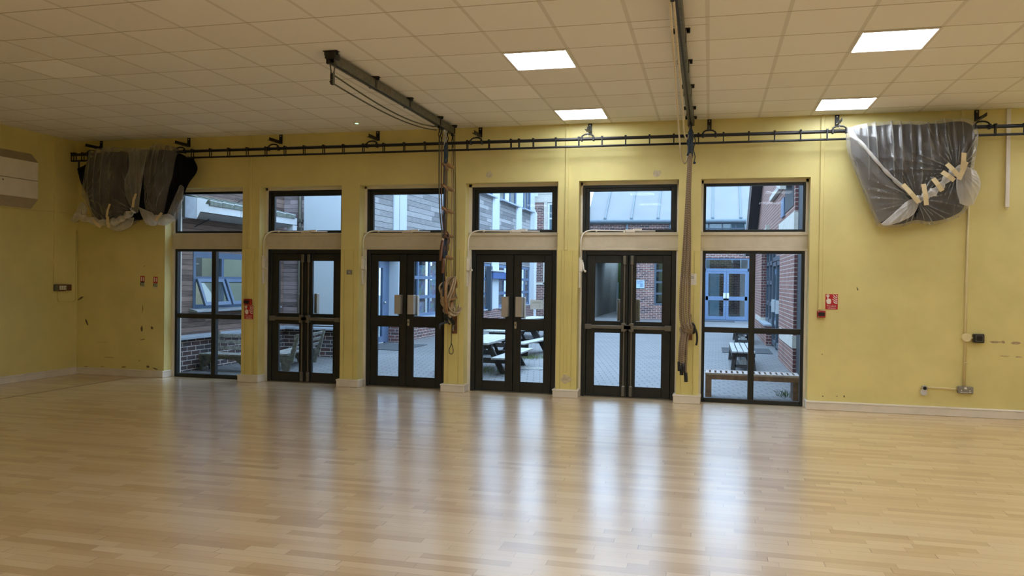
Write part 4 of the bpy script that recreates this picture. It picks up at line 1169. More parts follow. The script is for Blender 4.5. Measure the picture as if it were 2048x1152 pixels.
cushion([(-9.12, 2.60), (-9.05, 2.58), (-9.0, 2.5)], [(-9.30, 2.34), (-9.2, 2.30), (-9.1, 2.36)], [(-9.12, 2.60), (-9.2, 2.46), (-9.30, 2.34)], [(-9.0, 2.5), (-9.03, 2.42), (-9.1, 2.36)], -.28, .05, [(-9.08, 2.60, .02)], .025, 18, 2.7, 50, 40).obj('loose_flap', 'sheetdense', sh, smooth=True)
cushion([(-8.75, 2.33), (-8.5, 2.3), (-8.2, 2.38)], [(-8.62, 2.20), (-8.45, 2.17), (-8.28, 2.22)], [(-8.75, 2.33), (-8.7, 2.26), (-8.62, 2.20)], [(-8.2, 2.38), (-8.22, 2.3), (-8.28, 2.22)], -.26, .06, [(-8.12, 2.42, .02)], .025, 14, 6.7, 60, 40).obj('loose_flap', 'sheetdense', sh, smooth=True)
tape(sh, (-8.50, -.40, 2.56), (-8.52, -.44, 2.36), .035); tape(sh, (-8.52, -.42, 2.37), (-8.485, -.43, 2.21), .05); tape(sh, (-8.78, -.42, 2.33), (-8.63, -.43, 2.22), .045); tape(sh, (-8.06, -.40, 2.70), (-8.07, -.45, 2.50), .04)
C_ = dict(top=[(-8.02, 3.34), (-7.92, 3.42), (-7.75, 3.43), (-7.58, 3.40), (-7.49, 3.37)], bottom=[(-8.06, 2.46), (-7.98, 2.40), (-7.88, 2.37), (-7.80, 2.42), (-7.73, 2.36)],
          left=[(-8.02, 3.34), (-8.06, 3.05), (-8.04, 2.75), (-8.06, 2.46)], right=[(-7.49, 3.37), (-7.52, 3.1), (-7.60, 2.78), (-7.68, 2.55), (-7.73, 2.36)])
cushion([(-8.24, 3.36), (-8.14, 3.37), (-7.90, 3.36)], [(-8.16, 2.46), (-8.12, 2.42), (-8.06, 2.44)], [(-8.24, 3.36), (-8.22, 3.1), (-8.3, 2.8), (-8.16, 2.46)], [(-7.90, 3.36), (-7.96, 3.1), (-8.01, 2.8), (-8.06, 2.44)], -.35, .05, [(-8.11, 2.42, .02)], .03, 15, 2.9, 60, 110).obj('loose_edge', 'sheet', sh, smooth=True)
sh = thing('polythene_wrap', (-7.8, -.2, 2.2), 'clear polythene sheet on the left curtain bundle, beside its bare black end', 'plastic sheet')
cushion(C_['top'], C_['bottom'], C_['left'], C_['right'], -.21, .165, [(-8.04, 2.45, .03), (-7.83, 2.42, .05)], .05, 11, 11.2, 200, 140).obj('sheet', 'sheet', sh, smooth=True)
cushion([(-8.08, 2.52), (-7.98, 2.48), (-7.85, 2.44)], [(-7.95, 2.27), (-7.80, 2.24), (-7.74, 2.30)], [(-8.08, 2.52), (-8.02, 2.38), (-7.95, 2.27)], [(-7.85, 2.44), (-7.8, 2.38), (-7.74, 2.30)], -.32, .06, [(-7.98, 2.48, .03)], .03, 14, 3.9, 60, 40).obj('loose_flap', 'sheetdense', sh, smooth=True)
cushion([(-7.80, 2.40), (-7.7, 2.39), (-7.58, 2.42)], [(-7.74, 2.26), (-7.62, 2.25), (-7.46, 2.32)], [(-7.80, 2.40), (-7.78, 2.32), (-7.74, 2.26)], [(-7.58, 2.42), (-7.5, 2.38), (-7.46, 2.32)], -.32, .06, [(-7.68, 2.37, .05)], .035, 16, 9.9, 60, 40).obj('loose_flap', 'sheetdense', sh, smooth=True)
cushion([(-7.44, 2.80), (-7.41, 2.83), (-7.36, 2.80)], [(-7.66, 2.36), (-7.54, 2.30), (-7.44, 2.36)], [(-7.44, 2.80), (-7.55, 2.58), (-7.66, 2.36)], [(-7.36, 2.80), (-7.38, 2.58), (-7.44, 2.36)], -.27, .04, [(-7.60, 2.36, .03)], .025, 14, 7.9, 50, 50).obj('loose_flap', 'sheet', sh, smooth=True)
tape(sh, (-7.62, -.40, 2.42), (-7.70, -.42, 2.31), .04)
# ================================================================ COURTYARD
struct(B().box(-30, 30, .34, 60, GZ - .3, GZ), 'ground', 'paver', 'grey block paving of the courtyard')
def poster_mat():
    t = NT('children_display_pictures')
    v = t.n('ShaderNodeTexVoronoi', Scale=9)
    t.l(t.coord(), v.inputs['Vector'])
    c = t.mix(.55, v.outputs['Color'], (.62, .66, .74))
    t.pbr(c, .7)
    return t.m
M['poster'] = poster_mat()
def window_x(par, X, y0, y1, z0, z1, ny, nz, mat='outblue', name='window', bar=.06, back='innerdark', depth=.05):
    """framed window lying in a plane x = X, seen from +x"""
    b = B()
    b.box(X - depth, X, y0, y0 + bar, z0, z1); b.box(X - depth, X, y1 - bar, y1, z0, z1)
    b.box(X - depth, X, y0, y1, z0, z0 + bar); b.box(X - depth, X, y0, y1, z1 - bar, z1)
    for i in range(1, ny): y = y0 + (y1 - y0) * i / ny; b.box(X - depth, X - .005, y - bar / 2, y + bar / 2, z0, z1)
    for j in range(1, nz): z = z0 + (z1 - z0) * j / nz; b.box(X - depth, X - .003, y0, y1, z - bar / 2, z + bar / 2)
    w = b.obj(name, mat, par)
    B().box(X - depth * .7, X - depth * .6, y0 + bar, y1 - bar, z0 + bar, z1 - bar).obj('pane', 'outglass', w)
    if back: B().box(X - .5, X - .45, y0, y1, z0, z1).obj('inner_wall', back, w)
    return w
def window_y(par, Y, x0, x1, z0, z1, nx, nz, mat='outblue', name='window', bar=.06, back='innerdark', depth=.05):
    b = B()
    ring(b, x0, x1, z0, z1, bar, Y, Y + depth)
    for i in range(1, nx): x = x0 + (x1 - x0) * i / nx; b.box(x - bar / 2, x + bar / 2, Y + .005, Y + depth, z0, z1)
    for j in range(1, nz): z = z0 + (z1 - z0) * j / nz; b.box(x0, x1, Y + .003, Y + depth, z - bar / 2, z + bar / 2)
    w = b.obj(name, mat, par)
    B().box(x0 + bar, x1 - bar, Y + depth * .6, Y + depth * .7, z0 + bar, z1 - bar).obj('pane', 'outglass', w)
    if back: B().box(x0, x1, Y + .45, Y + .5, z0, z1).obj('inner_wall', back, w)
    return w

M['roomfill'] = emit('classroom_fill', (.9, .97, 1), 7)
# ---------------------------------------------------------------- near-left classroom (timber clad)
t = thing('timber_classroom', (-8.4, 2.2, GZ), 'timber-clad classroom with open blue windows and white canopy, close at the left', 'building')
b = B()
wy0, wy1, wz0, wz1 = 1.19, 3.65, .99, 1.93
b.box(-8.6, -8.25, .36, wy0, .5, 6.4); b.box(-8.6, -8.25, wy1, 4.05, .5, 6.4); b.box(-8.6, -8.25, wy0, wy1, .5, wz0); b.box(-8.6, -8.25, wy0, wy1, wz1, 6.4)
b.obj('side_cladding', 'timber', t)
B().box(-8.6, -8.22, .36, 4.03, GZ, .5).obj('side_plinth', 'brickLy', t)
B().hexa([(-8.6, .36, .5), (-8.14, .36, .5), (-8.14, 4.0, .5), (-8.6, 4.0, .5), (-8.6, .36, .66), (-8.14, .36, .535), (-8.14, 4.0, .535), (-8.6, 4.0, .66)]).obj('side_sill', 'sill', t)
b = B().box(-8.45, -7.8, 4.05, 4.3, .5, 6.4)
b.obj('front_cladding', 'timberx', t)
B().box(-7.8, -6.78, 4.02, 4.3, .58, 6.4).obj('render_panel', 'panel', t)
B().box(-8.4, -6.75, 4.03, 4.3, GZ, .5).obj('front_plinth', 'brickLx', t)
B().hexa([(-8.4, 3.93, .5), (-6.74, 3.93, .5), (-6.74, 4.3, .5), (-8.4, 4.3, .5), (-8.4, 3.93, .535), (-6.74, 3.93, .535), (-6.74, 4.3, .62), (-8.4, 4.3, .62)]).obj('front_sill', 'sill', t)
dp = B().cyl((-7.88, 4.0, .62), (-7.88, 4.0, 6.3), .035, 10)
for z in (2.62, 2.45): dp.box(-7.935, -7.825, 3.95, 4.05, z, z + .06)
dp.obj('downpipe', 'bar', t)
# window: fixed upper lights and two top-hung sashes standing open
b = B()
for z0, z1 in ((wz1 - .1, wz1), (1.42, 1.52), (wz0, wz0 + .06)): b.box(-8.31, -8.24, wy0, wy1, z0, z1)
for y in (wy0 + .03, 2.0, 2.82, wy1 - .03): b.box(-8.31, -8.242, y - .035, y + .035, wz0, wz1)
w = b.obj('window_frame', 'outblue', t)
B().box(-8.285, -8.28, wy0, wy1, 1.5, wz1 - .08).obj('pane', 'outglass', w)
B().hexa([(-8.3, 1.1, .93), (-8.1, 1.1, .93), (-8.1, 3.75, .93), (-8.3, 3.75, .93), (-8.3, 1.1, 1.0), (-8.1, 1.1, .955), (-8.1, 3.75, .955), (-8.3, 3.75, 1.0)]).obj('window_sill', 'sill', t)
for y0, y1 in ((1.25, 1.98), (2.04, 2.80), (2.86, 3.58)):
    a = radians(20)
    def Q(y, s_, o=0): return (-8.245 + sin(a) * s_ + cos(a) * o, y, 1.47 - cos(a) * s_ + sin(a) * o)
    b = B()
    L = .47
    for (s0, s1, ya, yb) in ((0, .06, y0, y1), (L - .06, L, y0, y1), (.06, L - .06, y0, y0 + .06), (.06, L - .06, y1 - .06, y1)):
        b.hexa([Q(ya, s0), Q(yb, s0), Q(yb, s1), Q(ya, s1), Q(ya, s0, .04), Q(yb, s0, .04), Q(yb, s1, .04), Q(ya, s1, .04)])
    s_ = b.obj('open_sash', 'outblue', t)
    B().hexa([Q(y0 + .05, .05, .018), Q(y1 - .05, .05, .018), Q(y1 - .05, L - .05, .018), Q(y0 + .05, L - .05, .018), Q(y0 + .05, .05, .022), Q(y1 - .05, .05, .022), Q(y1 - .05, L - .05, .022), Q(y0 + .05, L - .05, .022)]).obj('pane', 'outglass', s_)
B().box(-9.7, -9.6, .5, 4.0, .3, 2.9).box(-9.7, -8.6, 4.0, 4.05, .3, 2.9).box(-9.7, -8.6, .38, .45, .3, 2.9).box(-9.7, -8.6, .4, 4.0, 2.5, 2.55).box(-9.7, -8.6, .4, 4.0, .3, .35).obj('room_lining', 'innerwall', t)
B().box(-9.3, -8.8, 1.0, 3.4, 2.46, 2.49).obj('room_fill_panel', 'roomfill', t)  # unseen glowing panel added to brighten the dark classroom
bd = B().box(-9.598, -9.58, 2.42, 3.3, 1.52, 2.3).obj('notice_board', 'gutter', t)
b = B()
for j in range(8): b.box(-9.58, -9.576, 2.50, 2.50 + .5 + .2 * ((j * 7) % 3) / 2, 1.58 + j * .085, 1.605 + j * .085)
b.obj('board_lines', 'panel', bd)
B().tube([(-8.42, 2.55, 1.0), (-8.42, 2.55, 1.1), (-8.42, 2.55, 1.17)], [.05, .04, .02], 10).obj('vase', 'innerdark', t, smooth=True)
# canopy
fx = -7.8
b = B()
b.box(fx - .02, fx, .72, 3.75, 2.53, 2.675)
b.obj('canopy_fascia', 'fascia', t)
for y in (1.85, 2.75): B().box(fx, fx + .003, y - .004, y + .004, 2.53, 2.675).obj('fascia_joint', 'gutter', t)
B().prism([(-8.25, 2.47), (fx, 2.53), (fx, 2.54), (-8.25, 2.56)], 'y', .66, 3.75).obj('canopy_soffit', 'fascia', t)
B().prism([(-8.25, 2.42), (fx, 2.42), (fx, 2.75), (-8.25, 2.75)], 'y', .36, .64).obj('canopy_end', 'sill', t)  # grey-blue shadow on this end is given by its colour
B().prism([(.63, 2.41), (.72, 2.53), (.92, 2.745), (.64, 2.755)], 'x', fx - .02, fx + .004).obj('canopy_return', 'fascia', t)
tl = B()
for i in range(8):
    y0 = .95 + i * .34
    tl.hexa([(fx - .03, y0, 2.66), (fx + .02, y0, 2.66), (fx + .02, y0 + .33, 2.66), (fx - .03, y0 + .33, 2.66), (-8.25, y0, 2.86), (fx + .02, y0, 2.735), (fx + .02, y0 + .33, 2.72), (-8.25, y0 + .33, 2.85)])
tl.obj('canopy_tiles', 'tile', t)
tl = B()
for i in range(8):
    y0 = .95 + i * .34
    tl.hexa([(fx - .2, y0, 2.742), (fx + .022, y0, 2.735), (fx + .022, y0 + .33, 2.72), (fx - .2, y0 + .33, 2.73), (fx - .2, y0, 2.752), (fx + .022, y0, 2.748), (fx + .022, y0 + .33, 2.733), (fx - .2, y0 + .33, 2.745)])
tl.obj('tile_edges', 'fascia', t)
B().box(fx - .12, fx, 3.6, 3.75, 2.3, 2.53).obj('canopy_outlet', 'fascia', t)
B().tube([(-8.2, 1.15, 2.33), (-8.12, 1.9, 2.66), (-8.22, 2.7, 3.0)], .008, 6).obj('cable', 'black', t)
B().box(-8.6, -8.3, .36, 4.3, 6.35, 6.4).obj('roof', 'gutter', t)

# ---------------------------------------------------------------- long silver-clad wing receding on the left
XW = -7.38
t = thing('clad_wing', (XW, 14, GZ), 'long wing with silver cladding and white pilasters receding from the left', 'building')
pil = [(7.88, 8.37), (11.10, 11.72), (16.42, 17.35), (19.92, 20.85), (22.45, 23.2)]
b = B()
for i, (y0, y1) in enumerate(pil):
    b = B().box(XW - .24, XW + .03, y0, y1, .52, 6.2)
    if i == 0: b.box(XW - .24, XW + .03, 7.54, 7.9, 2.1, 6.2)
    b.obj('pilaster', 'panel', t)
seg = [(5.0, 7.54), (8.37, 11.10), (11.72, 16.42), (17.35, 19.92), (20.85, 22.45)]
for i, (y0, y1) in enumerate(seg):
    B().box(XW - .3, XW, y0, y1, 2.1, 4.42 if y0 > 11 else 6.2).obj('cladding', 'silver', t)
    if y0 > 11:
        B().box(XW - .1, XW + .16, y0, y1 + .25, 4.39, 4.44).obj('upper_sill', 'sill', t)
        window_x(t, XW, y0, y1, 4.44, 6.1, 3, 2, 'outblue', 'upper_window', .07)
    if i:
        B().box(XW - .3, XW + .03, y0, y1, GZ, .50).obj('plinth', 'brickSy', t)
        B().box(XW - .3, XW + .09, y0, y1, .50, .545).obj('lower_sill', 'sill', t)
for y0, y1 in ((7.88, 8.37), (11.1, 11.72), (16.42, 17.35), (19.92, 20.85), (22.45, 23.2)):
    B().box(XW - .3, XW + .03, y0, y1, GZ, .52).obj('plinth', 'brickSy', t)
B().box(XW - .24, XW + .03, 7.87, 7.885, GZ, .52).obj('plinth_end', 'brickSx', t)
w = window_x(t, XW, 8.45, 11.06, .545, 2.08, 3, 3, 'outblue', 'classroom_window', .085, 'innerdark')
random.seed(3)
for i in range(3):
    y0 = 8.45 + .87 * i
    for z0, z1 in ((1.62, 1.9), (1.10, 1.5), (.62, .92)):
        a = y0 + .12 + random.uniform(0, .1)
        B().box(XW - .10, XW - .09, a, a + random.uniform(.45, .62), z0, z1).obj('display_picture', 'poster' if random.random() > .25 else 'innerblue', w)
window_x(t, XW, 11.75, 16.40, .545, 2.08, 5, 3, 'outblue', 'classroom_window', .085)
window_x(t, XW, 17.37, 19.9, .545, 2.08, 3, 3, 'outblue', 'classroom_window', .1, 'innerblue')
window_x(t, XW, 20.87, 22.43, .545, 2.08, 2, 3, 'outblue', 'classroom_window', .1, 'innerblue')
B().box(XW + .02, XW + .22, 15.9, 19.2, 1.58, 1.80).obj('blind_box', 'deepblue', t)
B().box(XW + .02, XW + .25, 15.8, 19.3, 1.83, 1.88).obj('blind_cover', 'fascia', t)
B().box(XW + .02, XW + .18, 15.75, 15.95, .5, 2.0).obj('blind_post', 'outdark', t)
# recessed side door
XD = -7.60
B().box(XD - .3, XD, 4.9, 6.3, GZ, 2.1).obj('recess_wall', 'panel', t)
d_ = ring(B(), 0, 1, 0, 1, .1, 0, 1); d_.b.free(); d_ = B()
for (y0, y1, z0, z1) in ((6.3, 6.42, GZ, 2.1), (7.70, 7.88, GZ, 2.1), (6.42, 7.70, 1.95, 2.1), (6.42, 6.6, .0, 1.95), (7.5, 7.70, .0, 1.95), (6.6, 7.5, 0, .14), (6.6, 7.5, 1.78, 1.95)): d_.box(XD - .06, XD, y0, y1, z0, z1)
d_ = d_.obj('side_door', 'outblue', t)
B().box(XD - .04, XD - .03, 6.6, 7.5, .14, 1.78).obj('pane', 'outglass', d_)
B().box(XD - .6, XD - .5, 6.2, 7.9, 0, 2.1).obj('inner_wall', 'innerblue', d_)
B().ball((XD + .03, 7.58, .95), .03, 8).obj('door_knob', 'steel', d_)
B().box(XD - .3, XW, 4.9, 7.88, 2.08, 2.12).obj('recess_soffit', 'soffit', t)
B().box(XW - .6, XW + .1, 4.9, 23.2, 6.2, 6.3).obj('roof_edge', 'gutter', t)
o = B().box(-7.62, -6.45, 5.85, 7.5, GZ, GZ + .012).obj('door_mat', 'asphalt', None, bevel=.003)
setp(o, 'dark rubber mat outside the recessed blue side door', 'mat')

# ---------------------------------------------------------------- far brick hall with stone band
YB2 = 23.6
t = thing('stone_banded_hall', (-6.2, YB2 + .2, GZ), 'brick hall with pale stone bands and drainpipe at the far end', 'building')
b = B()
b.box(-7.9, -6.9, YB2, YB2 + .3, GZ, 4.93); b.box(-6.9, -6.0, YB2, YB2 + .3, GZ, 2.9); b.box(-6.0, -5.12, YB2, YB2 + .3, GZ, 4.93)
b.obj('brickwork', 'brickBx', t)
B().box(-7.9, -5.12, YB2 - .03, YB2 + .3, 4.93, 5.3).box(-7.9, -5.12, YB2 - .05, YB2 + .3, 5.3, 6.6).obj('stone_band', 'stone', t)
B().box(-7.02, -6.88, YB2 - .03, YB2 + .02, 1.38, 4.93).box(-7.35, -6.95, YB2 - .03, YB2 + .02, 1.36, 1.46).obj('stone_surround', 'stone', t)
window_y(t, YB2, -6.87, -6.0, 2.9, 4.9, 1, 3, 'fascia', 'sash_window', .07, 'innerblue')
dp = B().cyl((-7.36, YB2 - .1, GZ), (-7.36, YB2 - .1, 4.45), .055, 10).tube([(-7.36, YB2 - .1, 4.42), (-7.44, YB2 - .15, 4.6), (-7.52, YB2 - .25, 4.72)], .055, 10)
dp.obj('drainpipe', 'fascia', t)
dp = B().cyl((-7.50, YB2 - .3, 4.7), (-7.50, YB2 - .3, 5.2), .06, 10).box(-7.6, -7.25, YB2 - .4, YB2 - .2, 5.15, 5.35).obj('rainwater_head', 'fascia', t)

# ---------------------------------------------------------------- far brick range with zinc roof, passage and blue doors
t = thing('zinc_roofed_range', (-1.5, YB2 + .2, GZ), 'brick range with pale zinc roof, dark passage and blue double doors opposite', 'building')
b = B()
b.box(-5.05, -4.82, YB2, YB2 + .3, GZ, 4.05)
b.box(-4.82, -3.55, YB2, YB2 + .3, 2.55, 4.05)
b.box(-3.55, -2.26, YB2, YB2 + .3, GZ, 4.05)
b.box(-2.26, -1.0, YB2, YB2 + .3, GZ, .57); b.box(-2.26, -1.7, YB2, YB2 + .3, 2.5, 4.05)
b.box(-1.0, -.22, YB2, YB2 + .3, GZ, 3.5); b.box(-.22, 1.58, YB2, YB2 + .3, 2.56, 3.5); b.box(1.58, 3.2, YB2, YB2 + .3, GZ, 3.5); b.box(-1.7, -1.0, YB2, YB2 + .3, 2.5, 3.5)
b.obj('brickwork', 'brickBx', t)
window_y(t, YB2 + .02, -2.26, -1.0, .57, 2.5, 2, 4, 'outdark', 'tall_window', .08, 'innerdark')
window_y(t, YB2 + .02, -1.7, 3.2, 3.5, 4.05, 9, 2, 'outdark', 'clerestory', .06, 'innerblue')
dp = B().cyl((-3.42, YB2 - .06, .0), (-3.42, YB2 - .06, 4.0), .05, 10).obj('drainpipe', 'gutter', t)
B().tube([(-5.1, YB2 - .22, 4.08), (3.2, YB2 - .22, 4.08)], .085, 10).box(-5.1, 3.2, YB2 - .18, YB2 + .1, 3.98, 4.12).obj('gutter', 'gutter', t)
B().hexa([(-5.1, YB2 - .2, 4.10), (3.2, YB2 - .2, 4.10), (3.2, YB2 + 6.5, 9.2), (-5.1, YB2 + 6.5, 9.2), (-5.1, YB2 - .2, 4.16), (3.2, YB2 - .2, 4.16), (3.2, YB2 + 6.5, 9.26), (-5.1, YB2 + 6.5, 9.26)]).obj('roof_sheet', 'roofmetal', t)
for i in range(8):
    x = -4.33 + 1.105 * i
    if x > 3.1: break
    B().bar((x, YB2 - .2, 4.18), (x, YB2 + 6.5, 9.28), .05, .07).ball((x, YB2 - .2, 4.2), .07, 8).obj('roof_seam', 'gutter', t)
# passage
pg = B().box(-4.9, -4.82, YB2 + .3, 33, GZ, 2.6).box(-3.55, -3.47, YB2 + .3, 33, GZ, 2.6).box(-4.9, -3.47, YB2 + .3, 27.5, 2.55, 2.65).obj('passage_lining', 'greywood', t)
B().box(-5.2, -3.2, 33.0, 33.2, GZ, 3).obj('passage_end', 'leaf', t)
B().box(-4.40, -4.30, 28.5, 28.6, GZ, 1.5).obj('passage_gate', 'panel', t)
B().box(-4.30, -3.98, 29.4, 29.8, GZ, 2.45).obj('passage_column', 'brickBx', t)
B().box(-4.05, -3.95, 29.3, 29.35, GZ, 2.2).obj('passage_door_edge', 'sill', t)
# blue double doors
d_ = B()
ring(d_, -.22, 1.58, GZ, 2.56, .07, YB2 + .04, YB2 + .12, .03)
d_.box(-.2, 1.56, YB2 + .04, YB2 + .12, 2.02, 2.13)
dr = d_.obj('entrance_frame', 'outblue', t)
B().box(-.15, 1.5, YB2 + .09, YB2 + .10, 2.13, 2.5).obj('pane', 'outglass', dr)
for x0, x1 in ((-.15, .665), (.675, 1.51)):
    b = B()
    ring(b, x0, x1, .02, 2.02, .10, YB2 + .05, YB2 + .1, .14, .1); b.box(x0, x1, YB2 + .05, YB2 + .1, .82, .98)
    lf = b.obj('entrance_leaf', 'outblue', t)
    B().box(x0 + .1, x1 - .1, YB2 + .07, YB2 + .08, .16, 1.92).obj('pane', 'outglass', lf)
    e = x1 - .06 if x0 < .3 else x0 + .06
    B().box(e - .05, e + .05, YB2 + .01, YB2 + .05, .90, 1.12).obj('push_plate', 'fascia', lf)
    B().ball((e, YB2 + .05, .62), .018, 8).ball((e, YB2 + .05, 1.52), .018, 8).obj('lock', 'steel', lf)
B().box(-.3, 1.65, 26.5, 26.6, 0, 2.6).obj('lobby_wall', 'brickBx', t)
B().box(-.2, .0, 25.0, 25.1, 0, 2.6).box(.02, .42, 25.4, 25.45, .1, 2.0).obj('lobby_screen', 'innerblue', t)
B().box(1.3, 1.6, 25.0, 26.4, 0, 2.6).obj('lobby_side', 'stone', t)
B().box(-.3, 1.65, YB2 + .3, 26.6, -.01, .0).obj('lobby_floor', 'asphalt', t)
B().box(-.5, 1.0, YB2 - 1.0, YB2 - .15, GZ, GZ + .02).obj('entrance_ramp', 'asphalt', t)
t = thing('entrance_sign', (-2.84, YB2 - .03, 1.27), 'small pale blue sign with dark lines on the far brick wall', 'sign')
B().box(-3.02, -2.66, YB2 - .03, YB2, 1.27, 1.61).obj('sign_panel', 'innerblue', t)
b = B()
for z in (1.33, 1.38, 1.43): b.box(-2.84, -2.72, YB2 - .035, YB2 - .03, z, z + .022)
for z in (1.48, 1.54): b.box(-2.98, -2.72, YB2 - .035, YB2 - .03, z, z + .018)
b.obj('sign_lines', 'deepblue', t)

# ---------------------------------------------------------------- red brick building on the right
XR2 = 1.40
t = thing('red_brick_block', (1.7, 9, GZ), 'red brick building with blue-framed doors along the right side', 'building')
def topz(y): return 2.6 + (16.5 - y) * .52
b = B()
def wallx(y0, y1, z0=GZ, z1=None, x=XR2):
    za, zb = (z1, z1) if z1 else (min(7.5, topz(y0)), min(7.5, topz(y1)))
    b.hexa([(x, y0, z0), (x + .35, y0, z0), (x + .35, y1, z0), (x, y1, z0), (x, y0, za), (x + .35, y0, za), (x + .35, y1, zb), (x, y1, zb)])
wallx(.36, 3.5, x=1.5); wallx(4.15, 7.05); wallx(12.94, 16.3); wallx(10.7, 12.94, GZ, .46); wallx(7.05, 12.94, 2.45)
b.obj('brickwork', 'brickRy', t)
B().box(XR2 + .002, 1.75, 4.10, 4.152, GZ, 7.5).box(XR2 + .002, 1.75, 12.93, 12.945, .5, 2.45).box(XR2 + .002, 1.75, 10.66, 10.705, GZ, .46).obj('brick_return', 'brickRx', t)
B().box(1.45, 1.62, 3.5, 4.08, GZ, 3.4).obj('dark_post', 'soffit', t)
B().box(XR2 - .015, 1.75, 4.09, 6.7, .42, .64).box(XR2 - .015, 1.75, 12.9, 15.4, .44, .58).box(XR2 - .015, 1.8, 4.09, 7.2, 2.42, 2.76).obj('stone_course', 'stone', t)
B().box(XR2 - .06, 1.6, 10.65, 12.9, .46, .50).obj('window_sill', 'sill', t)
# doors and side lights in the recess
XD2 = 1.53
def frame_x(y0, y1, z0, z1, zs, name):
    b_ = B()
    b_.box(XD2, XD2 + .07, y0, y0 + .09, z0, z1); b_.box(XD2, XD2 + .07, y1 - .09, y1, z0, z1)
    for z in zs: b_.box(XD2, XD2 + .06, y0, y1, z - .05, z + .05)
    o = b_.obj(name, 'outdark', t)
    B().box(XD2 + .03, XD2 + .04, y0 + .05, y1 - .05, z0, z1).obj('pane', 'outglass', o)
    return o
frame_x(11.8, 12.93, .5, 2.45, (.55, 1.0, 1.55, 2.05, 2.4), 'side_light'); frame_x(10.72, 11.8, .5, 2.45, (.55, 1.0, 1.55, 2.05, 2.4), 'side_light')
for y0, y1 in ((9.5, 10.7), (8.3, 9.5)):
    o = frame_x(y0, y1, GZ, 2.05, (.08, .95, 2.0), 'door_leaf')
    B().box(XD2 - .09, XD2 - .02, y0 + .08, y0 + .16, .85, 1.15).obj('pull_handle', 'fascia', o)
frame_x(7.05, 8.3, GZ, 2.45, (.08, .95, 1.55, 2.05, 2.4), 'side_light')
frame_x(8.3, 10.7, 2.08, 2.45, (2.12, 2.4), 'fanlight')
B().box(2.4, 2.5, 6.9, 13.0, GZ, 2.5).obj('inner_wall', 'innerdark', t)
# solid dark block as shaded opening, jamb with blue daylight painted in, lamp, verge
B().box(XR2 - .01, 1.5, 4.3, 5.95, 2.88, 3.42).obj('dark_opening_block', 'soffit', t)
B().box(XR2 - .03, 1.5, 5.95, 6.6, 2.84, 3.2).obj('blue_lit_jamb', 'outblue', t)
B().box(XR2 - .08, 1.5, 4.3, 9.1, 3.42, 3.52).obj('upper_ledge', 'stone', t)
B().bar((XR2 - .10, 8.2, 3.86), (XR2 - .16, 4.6, 3.28), .10, .16).obj('upper_bracket', 'stone', t)
B().box(XR2 - .09, XR2, 9.9, 10.2, 2.72, 2.95).ball((XR2 - .09, 10.0, 2.8), .06, 8).obj('wall_lamp', 'plate', t)
b = B()
b.bar((1.085, 16.6, topz(16.6) - .08), (1.085, 7.0, topz(7.0) - .08), .06, .18)
b.obj('verge_board', 'fascia', t)
b = B()
y0, y1 = 7.0, 16.6
b.hexa([(1.12, y0, topz(y0) - .14), (1.8, y0, topz(y0) - .14), (1.8, y1, topz(y1) - .14), (1.12, y1, topz(y1) - .14), (1.12, y0, topz(y0)), (1.8, y0, topz(y0)), (1.8, y1, topz(y1)), (1.12, y1, topz(y1))])
b.obj('verge_soffit', 'soffit', t)
o = B().box(.30, 1.38, 8.1, 9.5, GZ, GZ + .012).obj('door_mat', 'asphalt', None, bevel=.003)
setp(o, 'dark rubber mat outside the red brick building doors', 'mat')

# ---------------------------------------------------------------- furniture outside
# hardwood bench right outside the last window
t = thing('slatted_bench', (.565, .95, GZ), 'brown hardwood bench with short cross slats just outside the last window', 'bench')
for x in (-.035, 1.085): B().box(x, x + .08, .76, 1.14, GZ, .285).obj('leg', 'benchwood', t, bevel=.004)
B().box(-.035, 1.165, .755, .79, .225, .29).box(-.035, 1.165, 1.11, 1.145, .225, .29).obj('rail', 'benchwood', t, bevel=.003)
b = B()
nsl = 17
for i in range(nsl):
    x = -.035 + (1.2 - .045) * i / (nsl - 1)
    b.box(x, x + .047, .79, 1.11, .275, .312)
b.box(-.04, 1.17, .75, .80, .288, .314); b.box(-.04, 1.17, 1.10, 1.15, .288, .314)
b.obj('slatted_seat', 'benchtop', t, bevel=.002)
b = B()
for i in range(26):
    a = random.uniform(-1, 1); x = 1.02 + random.uniform(-.1, .08); y = 1.25 + random.uniform(-.1, .1)
    b.tube([(x, y, GZ), (x + a * .03, y + .02, GZ + .05), (x + a * .09, y + .03, GZ + random.uniform(.05, .1))], [.004, .003, .001], 4)
setp(b.obj('weed_tuft', 'leaf', None), 'small weed growing in the paving behind the hardwood bench', 'weed')
